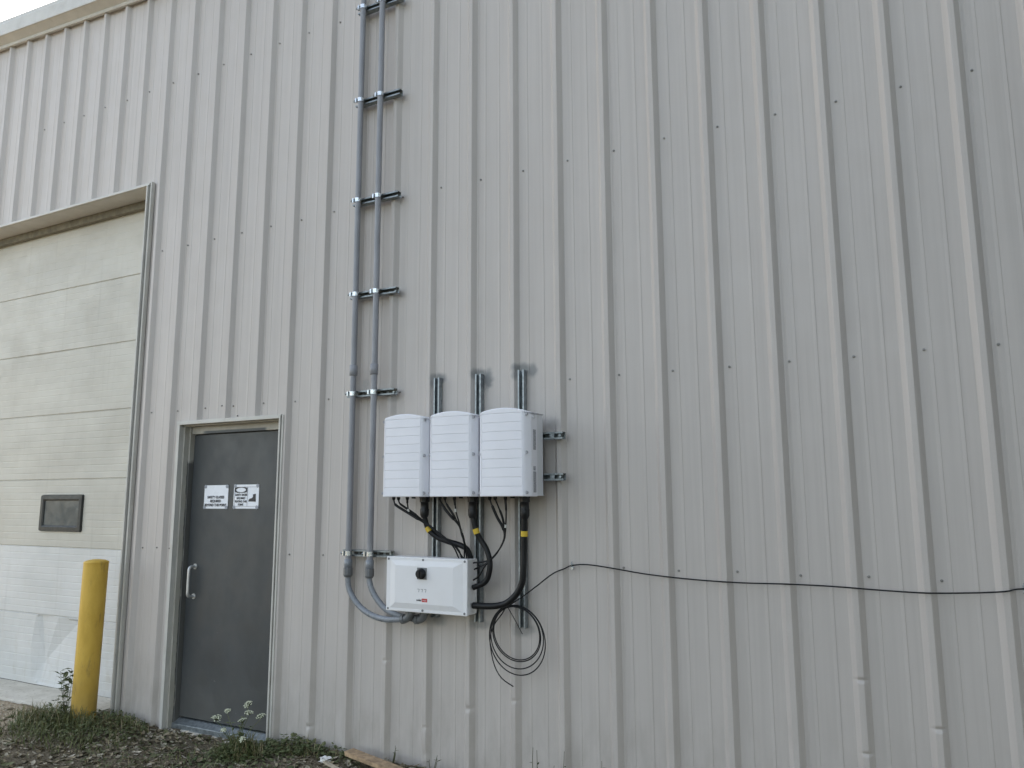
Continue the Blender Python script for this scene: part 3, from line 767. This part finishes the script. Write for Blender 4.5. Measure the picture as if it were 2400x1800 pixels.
# ------------------------------------------------------------------ disconnect box
bx0, bx1, bz0, bz1, yfB, ybB = -3.281, -2.707, .942, 1.262, -.208, -.088
db = empty('disconnect_box', ((bx0 + bx1) / 2, ybB, bz0), 'white plastic box with a black rotary switch, fed by the grey conduits', 'electrical box')
hb2 = MB(); hb2.box(bx0 + .002, bx1 - .002, -.188, ybB, bz0 + .002, bz1 - .002)
obj('enclosure', hb2, 'lid', db, bevel=.006, segs=3)
ld = MB()
ld.box(bx0, bx1, -.205, -.187, bz0, bz1)
lid = obj('lid', ld, 'lid', db, bevel=.005, segs=3)
fp = MB()
def ringq(i0, y): return [(bx0 + i0, y, bz0 + i0), (bx1 - i0, y, bz0 + i0), (bx1 - i0, y, bz1 - i0), (bx0 + i0, y, bz1 - i0)]
r = [ringq(.024, -.2052), ringq(.058, -.222)]
r[0] = [(bx0 + .030, -.2051, bz0 + .020), (bx1 - .030, -.2051, bz0 + .020), (bx1 - .030, -.2051, bz1 - .020), (bx0 + .030, -.2051, bz1 - .020)]
r[1] = [(bx0 + .072, -.2145, bz0 + .052), (bx1 - .090, -.2145, bz0 + .052), (bx1 - .090, -.2145, bz1 - .050), (bx0 + .072, -.2145, bz1 - .050)]
fp.add(r[0] + r[1], [(0, 1, 5, 4), (1, 2, 6, 5), (2, 3, 7, 6), (3, 0, 4, 7), (4, 5, 6, 7)])
obj('raised_panel', fp, 'lid', lid, bevel=.004, segs=3)
for x in (bx0 + .016, (bx0 + bx1) / 2 - .02, bx1 - .018):
    for z in (bz0 + .014, bz1 - .014):
        s = MB(); s.tube([(x, -.203, z), (x, -.2072, z), (x, -.2074, z), (x, -.2055, z)], [.0068, .0068, .0045, .004], 12, smooth=False); obj('lid_screw', s, 'plate', lid)
swx, swz = -3.014, 1.170
obj('switch_plate', MB().box(swx - .033, swx + .033, -.2205, -.213, swz - .034, swz + .034), 'plate', lid, bevel=.002)
kn = MB(); kn.tube([(swx, y, swz) for y in (-.2205, -.227, -.2275, -.247, -.251)], [.031, .031, .0265, .0255, .022], 24)
kn.box(swx - .0065, swx + .0065, -.257, -.249, swz - .024, swz + .024)
obj('switch_knob', kn, 'blackp', lid)
YL = -.2152
wt = MB()
for k in range(3):
    cxk = swx - .024 + .024 * k; zz = 1.072
    wt.box(cxk - .0075, cxk + .0075, YL - .0003, YL + .0004, zz + .006, zz + .0085)
    wt.prism([(cxk + .0075, zz + .006), (cxk + .0045, zz + .006), (cxk + .000, zz - .0095), (cxk + .003, zz - .0095)], YL - .0003, YL + .0004, 1)
obj('warning_marks', wt, 'inkgrey', lid)
lg = text_mb('solar', .0185, -3.0145, 1.011, YL, 'RIGHT', bold=.0006); obj('logo_lettering', lg, 'ink', lid)
obj('logo_block', MB().box(-3.013, -2.975, YL - .0001, YL + .0005, 1.0065, 1.0265), 'red', lid)
lg = text_mb('edge', .0145, -2.994, 1.0125, YL - .0006, bold=-.0002); obj('logo_lettering', lg, 'paper', lid)

# ------------------------------------------------------------------ cables
def cable(name, pts, r, label, group, per=6, n=10, tape=None, marks=(), thick=None):
    p = smooth_path(pts, per); b = Vector(pts[0])
    e = empty(name, pts[0], label, 'cable', group)
    rad = [r] * len(p)
    if thick:
        for a0, a1, f in thick:
            for i in range(len(p)):
                if a0 <= i / (len(p) - 1) <= a1: rad[i] = r * f
    obj('sheath', MB().tube(p, rad, n), 'cable', e)
    if tape is not None:
        i = min(range(len(p)), key=lambda k: abs(p[k].z - tape)); t = (p[min(i + 1, len(p) - 1)] - p[max(i - 1, 0)]).normalized()
        obj('yellow_tape', MB().tube([p[i] - t * .015, p[i] + t * .015], r + .0022, 14), 'tape', e)
    for q in marks:
        i = min(len(p) - 2, int(q * len(p))); t = (p[i + 1] - p[i]).normalized()
        obj('wire_marker', MB().tube([p[i] - t * .009, p[i] + t * .009], r * (1 if not thick else 1) + .0022, 10), 'wtape', e)
    return e
AC1 = [(-3.032, -.17, 1.54), (-3.029, -.17, 1.494), (-3.008, -.16, 1.427), (-2.954, -.15, 1.382), (-2.878, -.14, 1.355), (-2.803, -.13, 1.336), (-2.757, -.12, 1.307), (-2.735, -.11, 1.245)]
AC2 = [(-2.694, -.17, 1.54), (-2.689, -.17, 1.494), (-2.672, -.165, 1.421), (-2.65, -.155, 1.375), (-2.614, -.15, 1.322), (-2.591, -.15, 1.258), (-2.593, -.15, 1.192), (-2.621, -.15, 1.133), (-2.70, -.15, 1.098)]
AC3 = [(-2.352, -.17, 1.54), (-2.356, -.167, 1.491), (-2.361, -.160, 1.413), (-2.366, -.155, 1.329), (-2.372, -.155, 1.2), (-2.382, -.152, 1.136), (-2.417, -.148, 1.078), (-2.472, -.146, 1.03), (-2.529, -.146, 1.008), (-2.602, -.15, .999), (-2.70, -.15, .998)]
G = 'thick black power cables below the inverters'
cable('power_cable', AC1, .0165, 'thick black power cable with yellow tape from the left inverter to the disconnect box top', G, tape=1.427)
cable('power_cable', AC2, .0165, 'thick black power cable with yellow tape looping from the middle inverter into the box side', G, tape=1.425)
cable('power_cable', AC3, .0185, 'thick black power cable with yellow tape hanging straight from the right inverter', G, tape=1.413)
Y = -.19
D = {
 'A1': [(-3.248, Y, 1.604), (-3.236, Y, 1.575), (-3.191, Y, 1.549), (-3.12, -.19, 1.515), (-3.043, -.19, 1.476), (-2.974, -.185, 1.44), (-2.923, -.175, 1.396), (-2.863, -.165, 1.356), (-2.829, -.15, 1.316), (-2.806, -.13, 1.25)],
 'B1': [(-3.212, Y, 1.604), (-3.201, Y, 1.58), (-3.164, -.186, 1.556), (-3.09, -.178, 1.512), (-3.003, -.182, 1.461), (-2.918, -.172, 1.403), (-2.845, -.155, 1.349), (-2.807, -.14, 1.309), (-2.795, -.12, 1.25)],
 'C1': [(-3.146, Y, 1.604), (-3.144, Y, 1.574), (-3.134, -.186, 1.532), (-3.093, -.18, 1.505), (-3.04, -.172, 1.472), (-2.985, -.168, 1.435), (-2.93, -.15, 1.385), (-2.85, -.14, 1.345), (-2.775, -.125, 1.25)],
 'A2': [(-2.91, Y, 1.604), (-2.893, Y, 1.574), (-2.856, Y, 1.53), (-2.813, -.18, 1.483), (-2.783, -.172, 1.446), (-2.769, -.165, 1.392), (-2.751, -.155, 1.339), (-2.735, -.14, 1.25)],
 'B2': [(-2.874, Y, 1.604), (-2.861, Y, 1.574), (-2.83, -.18, 1.527), (-2.799, -.17, 1.473), (-2.778, -.16, 1.426), (-2.764, -.15, 1.372), (-2.758, -.145, 1.318), (-2.754, -.13, 1.25)],
 'C2': [(-2.808, Y, 1.604), (-2.801, Y, 1.561), (-2.792, -.195, 1.527), (-2.775, -.19, 1.473), (-2.763, -.18, 1.413), (-2.752, -.17, 1.352), (-2.761, -.15, 1.305), (-2.774, -.13, 1.25)],
 'A3': [(-2.568, Y, 1.604), (-2.546, Y, 1.555), (-2.521, -.18, 1.496), (-2.496, -.17, 1.45), (-2.486, -.166, 1.40), (-2.506, -.158, 1.35), (-2.555, -.15, 1.285), (-2.62, -.15, 1.235), (-2.70, -.14, 1.20)],
 'B3': [(-2.532, Y, 1.604), (-2.508, Y, 1.555), (-2.491, -.18, 1.503), (-2.482, -.172, 1.444), (-2.484, -.16, 1.398), (-2.504, -.15, 1.358), (-2.543, -.14, 1.307), (-2.589, -.14, 1.264), (-2.633, -.145, 1.246), (-2.70, -.15, 1.238)],
 'C3': [(-2.466, Y, 1.604), (-2.461, Y, 1.536), (-2.469, -.18, 1.464), (-2.479, -.17, 1.405), (-2.502, -.165, 1.346), (-2.549, -.16, 1.29), (-2.582, -.16, 1.259), (-2.62, -.16, 1.218), (-2.657, -.155, 1.167), (-2.70, -.15, 1.14)]}
LB = {'A': 'leftmost', 'B': 'second', 'C': 'rightmost'}
IV = {'1': 'left', '2': 'middle', '3': 'right'}
for k in D:
    th_ = [(.10, .42, 1.9)] if k[0] == 'A' else ([(.14, .38, 1.6)] if k[0] == 'B' else [(0.0, .10, 1.5)])
    cable('solar_cable', D[k], .0046, '%s thin black solar cable leaving the underside of the %s inverter' % (LB[k[0]], IV[k[1]]), 'thin black solar cables below the inverters', n=8, marks=((.24,) if k[0] == 'C' else ((.60,) if k == 'B2' else ())), thick=th_)
# thin data cable with its coil
COIL = []
LOOPS = [(-2.628, -2.268, 1.009, .617), (-2.616, -2.271, 1.006, .637), (-2.600, -2.281, 1.003, .694), (-2.588, -2.296, 1.000, .712), (-2.588, -2.296, 1.000, .712)]
for k in range(4 * 20):
    f = k / 20; i = int(f); t = f - i; t = t * t * (3 - 2 * t); a, b = LOOPS[i], LOOPS[i + 1]
    l, r_, tp, bt_ = [a[q] + (b[q] - a[q]) * t for q in range(4)]
    an = 2 * math.pi * f + .35
    COIL.append(((l + r_) / 2 - (r_ - l) / 2 * math.sin(an) - .012 * math.cos(an), -.085 - .006 * f, (tp + bt_) / 2 + (tp - bt_) / 2 * math.cos(an)))
END = [(-2.545, -.082, .955), (-2.597, -.082, .89), (-2.624, -.083, .82), (-2.620, -.085, .755), (-2.595, -.085, .662), (-2.55, -.082, .597), (-2.479, -.075, .557)]
RUN = [(-2.487, -.1, 1.007), (-2.412, -.095, 1.054), (-2.326, -.08, 1.117), (-2.233, -.06, 1.188), (-2.168, -.045, 1.217), (-2.124, -.040, 1.236), (-2.025, -.042, 1.244), (-1.863, -.045, 1.228), (-1.681, -.045, 1.206), (-1.434, -.045, 1.19), (-1.199, -.045, 1.185), (-.977, -.045, 1.189), (-.766, -.045, 1.188),
       (-.567, -.045, 1.181), (-.376, -.045, 1.178), (-.194, -.045, 1.188), (-.071, -.045, 1.2), (.001, -.042, 1.215), (.25, -.042, 1.228), (.6, -.042, 1.22), (1.2, -.042, 1.2)]
TAIL = [(-2.5, -.105, .998), (-2.464, -.105, .946), (-2.431, -.1, .891), (-2.407, -.1, .852)]
dc = empty('data_cable', (-2.45, -.09, .6), 'thin black cable running along the wall to the right and hanging in a coil', 'cable')
obj('run', MB().tube(smooth_path(RUN, 5), .0036, 8), 'cable', dc)
obj('coil', MB().tube(smooth_path(COIL[::-1] + END, 3), .0034, 8), 'cable', dc)
obj('loose_tail', MB().tube(smooth_path(TAIL, 5), .0024, 8), 'cable', dc)
for x, z, lab in ((-2.124, 1.234, 'small metal clip holding the black cable between the coil and the long run'), (.004, 1.216, 'small metal clip holding the black cable at the right edge of the picture')):
    e = empty('cable_clip', (x, -.033, z), lab, 'clip', 'clips holding the thin black cable')
    c = MB(); c.box(x - .006, x + .006, -.0345, -.031, z - .022, z + .014)
    pr = [(x, -.036 - .0105 * math.sin(R(180 * k / 8)), z + .0085 - .0105 * math.cos(R(180 * k / 8)) + .002) for k in range(9)]
    c.tube(pr, .003, 6); obj('strap', c, 'galv', e)
    s = MB(); s.cyl((x, -.033, z - .014), (x, -.042, z - .014), .007, 6, smooth=False); obj('bolt', s, 'zincbright', e)

# ------------------------------------------------------------------ plants, litter, scraps
def blade(mb, x, y, z, h, lean, ang, w):
    d = Vector((math.cos(ang), math.sin(ang), 0)); s = Vector((-math.sin(ang), math.cos(ang), 0)) * w
    p = Vector((x, y, z)); a = p + Vector((0, 0, h * .5)) + d * lean * .3; b = p + Vector((0, 0, h * .85)) + d * lean * .75; t = p + Vector((0, 0, h * (1 - .25 * min(1, lean / max(h, .01))))) + d * lean * 1.15
    mb.add([p - s, p + s, a + s * .8, a - s * .8, b + s * .5, b - s * .5, t], [(0, 1, 2, 3), (3, 2, 4, 5), (5, 4, 6)])
def leaf(mb, p, d, up, L, w):
    d = Vector(d).normalized(); s = d.cross(Vector(up)).normalized() * w; n = s.cross(d).normalized()
    p = Vector(p); c = p + d * L * .5 + n * L * .10; t = p + d * L - n * L * .08
    a = p + d * L * .30; b = p + d * L * .68
    mb.add([p, a - s, c - d * L * .1, a + s, b - s * .75, b + s * .75, t], [(0, 1, 2), (0, 2, 3), (1, 4, 2), (3, 2, 5), (2, 4, 6), (2, 6, 5)])
def clump_grass(mb, cx, cy, rx, ry, n, h, r):
    for _ in range(n):
        a = r.uniform(0, 6.283); q = math.sqrt(r.random()); x = cx + rx * q * math.cos(a); y = min(-.015, cy + ry * q * math.sin(a))
        hh = h * r.uniform(.35, 1.0) * (1 - .5 * q)
        blade(mb, x, y, hgt(x, y) - .01, hh, hh * r.uniform(.1, .9), r.uniform(0, 6.283), r.uniform(.0018, .004))
def clump_leaves(mb, cx, cy, rx, ry, n, h, L, r):
    for _ in range(n):
        a = r.uniform(0, 6.283); q = math.sqrt(r.random()); x = cx + rx * q * math.cos(a); y = min(-.03, cy + ry * q * math.sin(a))
        z = hgt(x, y) + h * r.random() * (1 - q * .6)
        an = r.uniform(0, 6.283); l = L * r.uniform(.5, 1.2)
        leaf(mb, (x, y, z), (math.cos(an), math.sin(an), r.uniform(-.2, .5)), (r.uniform(-.3, .3), r.uniform(-.3, .3), 1), l, l * r.uniform(.18, .32))
rg = random.Random(3)
gr = MB()
clump_grass(gr, -6.05, -.34, .30, .13, 420, .22, rg); clump_grass(gr, -6.30, -.40, .30, .18, 360, .16, rg); clump_grass(gr, -5.95, -.58, .45, .22, 420, .13, rg); clump_grass(gr, -5.62, -.40, .35, .2, 220, .11, rg); clump_grass(gr, -5.72, -.13, .30, .11, 260, .13, rg); clump_grass(gr, -5.95, -.52, .45, .22, 260, .10, rg)
clump_grass(gr, -4.40, -.24, .16, .10, 420, .22, rg); clump_grass(gr, -4.05, -.09, .30, .09, 170, .12, rg); clump_grass(gr, -5.2, -.12, .55, .10, 60, .07, rg)
clump_grass(gr, -3.7, -.10, .3, .09, 70, .10, rg); clump_grass(gr, -5.0, -.7, 1.0, .5, 240, .06, rg); clump_grass(gr, -4.55, -.45, .45, .2, 160, .09, rg)
clump_grass(gr, -6.6, -.55, .5, .25, 110, .06, rg)
tag(obj('grass', gr, 'grass'), kind='stuff')
dg = MB()
for q in ((-6.15, -.38, .35, .18, 130, .26), (-4.40, -.24, .2, .1, 90, .24), (-4.0, -.1, .3, .08, 70, .17), (-5.7, -.2, .3, .15, 80, .18), (-5.1, -.6, .9, .4, 90, .08)): clump_grass(dg, *q, rg)
tag(obj('dry_grass', dg, 'straw'), kind='stuff')
lf = MB()
clump_leaves(lf, -4.12, -.10, .30, .10, 420, .10, .045, rg); clump_leaves(lf, -4.42, -.26, .25, .13, 260, .08, .04, rg); clump_leaves(lf, -5.80, -.20, .42, .17, 420, .10, .036, rg)
clump_leaves(lf, -3.80, -.08, .22, .08, 140, .07, .036, rg); clump_leaves(lf, -4.9, -.45, .7, .35, 260, .03, .03, rg); clump_leaves(lf, -4.2, -.45, .5, .25, 240, .05, .04, rg); clump_leaves(lf, -6.0, -.45, .45, .2, 420, .10, .034, rg); clump_leaves(lf, -4.42, -.25, .13, .10, 240, .16, .04, rg); clump_leaves(lf, -6.15, -.36, .12, .08, 160, .2, .04, rg)
tag(obj('ground_cover', lf, 'leaf'), kind='stuff')
# dead leaves, bark and wood chips: uncountable
li = MB()
def chip(x, y, L, w, r, curl):
    z = hgt(x, y) + r.uniform(.001, .012); a = r.gauss(-.2, .9)
    d = Vector((math.cos(a), math.sin(a), r.gauss(0, .22))).normalized(); s = d.cross(Vector((r.gauss(0, .25), r.gauss(0, .25), 1))).normalized(); n = s.cross(d)
    p = Vector((x, y, z)); u = L / 2
    P = lambda f, g, h: p + d * u * f + s * w * g + n * curl * h
    li.add([P(-1, 0, .6), P(-.45, -.8, .1), P(-.5, .8, .2), P(.4, -.9, 0), P(.35, .85, .1), P(1, .1, .7), P(-.1, 0, -.5)], [(0, 1, 6), (0, 6, 2), (1, 3, 6), (2, 6, 4), (3, 5, 6), (4, 6, 5)])
for _ in range(7800):
    x = rg.uniform(-7.0, -3.1); y = -.03 - 1.75 * rg.random() ** 1.25
    dens = 1.0 if x > -5.9 else max(.06, 1 - (-5.9 - x) * 1.1)
    if rg.random() > dens or (y > -.24 and x < -6.05): continue
    L = rg.choice((.018, .026, .036, .048, .062)) * rg.uniform(.7, 1.35)
    chip(x, y, L, L * rg.uniform(.14, .30), rg, L * rg.uniform(.05, .25))
tag(obj('leaf_litter', li, 'litter'), kind='stuff')
st = MB()
for _ in range(1500):
    x = rg.uniform(-8.0, -5.4); y = -.25 - 1.5 * rg.random()
    if rg.random() > (1 if x < -6.2 else .1): continue
    r_ = rg.choice((.005, .007, .010, .015)) * rg.uniform(.7, 1.3); z = hgt(x, y) + r_ * .2
    vs = [(x + r_ * (a + rg.uniform(-.3, .3)), y + r_ * (b + rg.uniform(-.3, .3)), z + r_ * .7 * (c + rg.uniform(-.25, .25))) for a, b, c in ((1, 0, 0), (-1, 0, 0), (0, 1, 0), (0, -1, 0), (0, 0, 1), (0, 0, -1))]
    st.add(vs, [(0, 2, 4), (2, 1, 4), (1, 3, 4), (3, 0, 4), (2, 0, 5), (1, 2, 5), (3, 1, 5), (0, 3, 5)])
tag(obj('gravel', st, 'stone'), kind='stuff')

# leafy weed at the bollard's foot
def stem_weed(name, base, h, n, label, cat='weed', seed=1, L=.07, spread=.05, mat='leaf', leaves=9):
    r = random.Random(seed); e = empty(name, base, label, cat); stm = MB(); lv = MB(); B = Vector(base)
    for k in range(n):
        a = r.uniform(0, 6.283); t = B + Vector((math.cos(a) * spread * r.uniform(.4, 1.3), math.sin(a) * spread * .5, h * r.uniform(.6, 1.0)))
        t.y = min(t.y, -.05)
        mid = (B + t) / 2 + Vector((math.cos(a) * .015, 0, .02)); p = smooth_path([B + Vector((r.uniform(-.012, .012), r.uniform(-.012, .012), -.02)), mid, t], 5)
        stm.tube(p, [.0028 - .0018 * i / len(p) for i in range(len(p))], 5)
        for i in range(leaves):
            q = p[min(len(p) - 1, int((.2 + .8 * i / max(1, leaves)) * len(p)))]; an = r.uniform(0, 6.283); l = L * r.uniform(.5, 1.1)
            leaf(lv, q, (math.cos(an), math.sin(an), r.uniform(0, .8)), (0, 0, 1), l, l * .17)
    obj('stem', stm, 'drygrass', e)
    if leaves: obj('leaves', lv, mat, e)
    return e
stem_weed('weed', (-6.15, -.30, 0), .36, 5, 'leafy green weed climbing the foot of the yellow bollard', seed=5, L=.075, spread=.07, leaves=14)
# wild carrot in flower at the grey door
heads = [(-4.335, -.25, .288, .030), (-4.529, -.24, .222, .022), (-4.592, -.27, .177, .036), (-4.315, -.26, .242, .027), (-4.352, -.28, .194, .030), (-4.251, -.22, .218, .032), (-4.492, -.30, .121, .018), (-4.30, -.32, .095, .020)]
wc = empty('wild_carrot', (-4.42, -.25, -.03), 'flowering weed with flat cream flower heads in front of the grey door', 'flowering plant')
r4 = random.Random(11); stm = MB(); lv = MB(); B = Vector((-4.42, -.25, -.04))
for x, y, z, rad in heads:
    t = Vector((x, y, z)); m1 = B.lerp(t, .45) + Vector((0, 0, .03))
    p = smooth_path([B + Vector((r4.uniform(-.02, .02), r4.uniform(-.02, .02), 0)), m1, t - Vector((0, 0, .02))], 5); stm.tube(p, [.0026 - .0012 * i / len(p) for i in range(len(p))], 5)
    for i in range(4):
        q = p[r4.randrange(1, len(p) - 3)]; an = r4.uniform(0, 6.283); leaf(lv, q, (math.cos(an), math.sin(an), .3), (0, 0, 1), .05, .006)
    fl = MB()
    tiltv = Vector((r4.uniform(-.5, .5), -.45 + r4.uniform(-.3, .3), 1)).normalized(); u = tiltv.cross(Vector((1, 0, 0))).normalized(); v = tiltv.cross(u)
    for k in range(46):
        q = math.sqrt(r4.random()) * rad; a = r4.uniform(0, 6.283); c = t + u * q * math.cos(a) + v * q * math.sin(a) + tiltv * (.010 * (1 - (q / rad) ** 2) + r4.uniform(-.002, .002))
        stm.tube([t - tiltv * .018, c], .0006, 3, caps=False)
        rr = r4.uniform(.0035, .0062); rot = r4.uniform(0, 6)
        pts = [c + tiltv * .003] + [c + u * rr * math.cos(rot + 1.0472 * j) * (1 if j % 2 else .7) + v * rr * math.sin(rot + 1.0472 * j) * (1 if j % 2 else .7) for j in range(6)]
        fl.add(pts, [(0, 1 + j, 1 + (j + 1) % 6) for j in range(6)])
    obj('flower_head', fl, 'flower', wc)
obj('stem', stm, 'leaf', wc); obj('leaves', lv, 'leaf', wc)
# thin weeds along the foot of the wall
for k, (x, h, n, lv_, lab) in enumerate([(-3.315, .15, 3, 3, 'small dry weed at the wall foot beside the wooden plank'), (-3.02, .13, 3, 2, 'small dry weed at the wall foot under the disconnect box'), (-2.35, .25, 3, 2, 'thin dry weed at the wall foot below the cable coil, left of a pair'),
                                         (-2.215, .27, 2, 2, 'thin dry weed at the wall foot below the cable coil, right of a pair'), (-1.92, .25, 3, 3, 'thin dry weed at the wall foot, rightmost with forked stems')]):
    e = stem_weed('dry_weed', (x, -.075, 0), h, n, lab, seed=20 + k, L=.03, spread=.045, mat='drygrass', leaves=lv_)
    e['group'] = 'dry weeds along the wall foot'
# two lengths of wood and a white scrap
def plank(name, a, b, z, wdt, thk, mat, lab, tl):
    a = Vector(a + (z,)); b = Vector(b + (z - .02,)); d = (b - a).normalized(); s = d.cross(Vector((0, 0, 1))).normalized() * wdt / 2; u = s.cross(d).normalized() * thk
    e = MB(); N = 14; vs = []
    for i in range(N):
        p = a.lerp(b, i / (N - 1)); j = [rg.uniform(-.002, .002) for _ in range(4)]
        if i == 0: off = [-.012, .01, .004, -.004]
        else: off = [0] * 4
        vs += [p - s + d * off[0] + u * 0 + Vector((0, 0, j[0])), p + s + d * off[1] + Vector((0, 0, j[1])), p + s + u + d * off[2] + Vector((0, 0, j[2])), p - s + u + d * off[3] + Vector((0, 0, j[3]))]
    fs = [(4 * i + k, 4 * i + (k + 1) % 4, 4 * i + 4 + (k + 1) % 4, 4 * i + 4 + k) for i in range(N - 1) for k in range(4)] + [(3, 2, 1, 0), (4 * N - 4, 4 * N - 3, 4 * N - 2, 4 * N - 1)]
    e.add(vs, fs); o = obj(name, e, mat, loc=(a.x, a.y, z)); tag(o, lab, 'plank'); return o
plank('wooden_plank', (-3.60, -.125), (-2.75, -.33), .055, .075, .022, 'wood', 'split brown plank lying at the wall foot', 0)
plank('wooden_lath', (-3.675, -.265), (-3.20, -.43), .035, .022, .010, 'wood2', 'thin pale lath lying beside the brown plank', 0)
ws = MB(); ws.grid(lambda i, j: (-3.705 + i * .013 + .004 * j, -.285 + j * .012, .058 + .012 * noise.noise(Vector((i * .9, j * .9, 3))) + .008 * (i % 2)), 5, 5)
ws.grid(lambda i, j: (-3.705 + i * .013 + .004 * j, -.285 + j * .012, .040 + .006 * noise.noise(Vector((i, j, 7)))), 5, 5)
ws.box(-3.695, -3.66, -.275, -.25, .042, .06)
tag(obj('crumpled_scrap', ws, 'styro', loc=(-3.69, -.26, .04)), 'small crumpled white scrap on the end of the pale lath', 'litter')

# ------------------------------------------------------------------ the tree row, added out of view to shade that end of the wall
def make_added_tree(loc, h, label, seed):
    r = random.Random(seed); e = empty('tree', loc, label, 'tree', 'trees on the right side of the yard'); B = Vector(loc); tk = MB(); cr = MB()
    tk.tube(smooth_path([B + Vector((0, 0, -.2)), B + Vector((.1, .05, h * .3)), B + Vector((-.05, .1, h * .6)), B + Vector((.1, 0, h * .92))], 5), [.24 - .21 * i / 15 for i in range(16)], 10)
    blobs = []
    for k in range(34):
        z = h * r.uniform(.14, .97); w = h * .34 * math.sin(math.pi * min(1, .18 + .82 * z / h)) ** .7
        a = r.uniform(0, 6.283); c = B + Vector((math.cos(a) * w * r.uniform(.3, 1), math.sin(a) * w * r.uniform(.3, 1), z)); blobs.append((c, h * r.uniform(.09, .17)))
        s = B + Vector((0, 0, z * .75)); tk.tube([s, s.lerp(c, .5) + Vector((0, 0, .15)), c], [.05, .035, .012], 6)
    for c, q in blobs:
        for _ in range(330):
            d = Vector((r.gauss(0, 1), r.gauss(0, 1), r.gauss(0, .8))).normalized() * q * r.random() ** .4
            p = c + d; an = r.uniform(0, 6.283); l = r.uniform(.10, .2)
            leaf(cr, p, (math.cos(an), math.sin(an), r.uniform(-.6, .4)), (r.uniform(-.5, .5), r.uniform(-.5, .5), 1), l, l * .36)
    obj('trunk', tk, 'bark', e); obj('crown', cr, 'treeleaf', e)
    return e
M['bark'] = pm('tree_bark', (.11, .085, .06), .9, var=.3, scale=9, bump=.6, bdist=.02)
M['treeleaf'] = leaf_material('tree_leaves', (.030, .055, .014), (.065, .10, .03))
t0 = make_added_tree((5.4, -3.4, 0), 11.5, 'broad green tree nearest the wall on the right side of the yard', 41)
for (x, y, a, sc_, lab) in ((6.6, -6.6, 1.3, 1.08, 'broad green tree, second from the wall on the right side of the yard'), (6.9, -10.4, 2.7, .96, 'broad green tree, third from the wall on the right side of the yard'),
                            (5.2, -14.0, 4.1, 1.12, 'broad green tree, farthest from the wall on the right side of the yard'), (9.6, -4.6, 5.2, 1.15, 'broad green tree standing behind the front tree row')):
    c = copy_tree(t0); c.location = (x, y, 0); c.rotation_euler = (0, 0, a); c.scale = (sc_,) * 3; c['label'] = lab
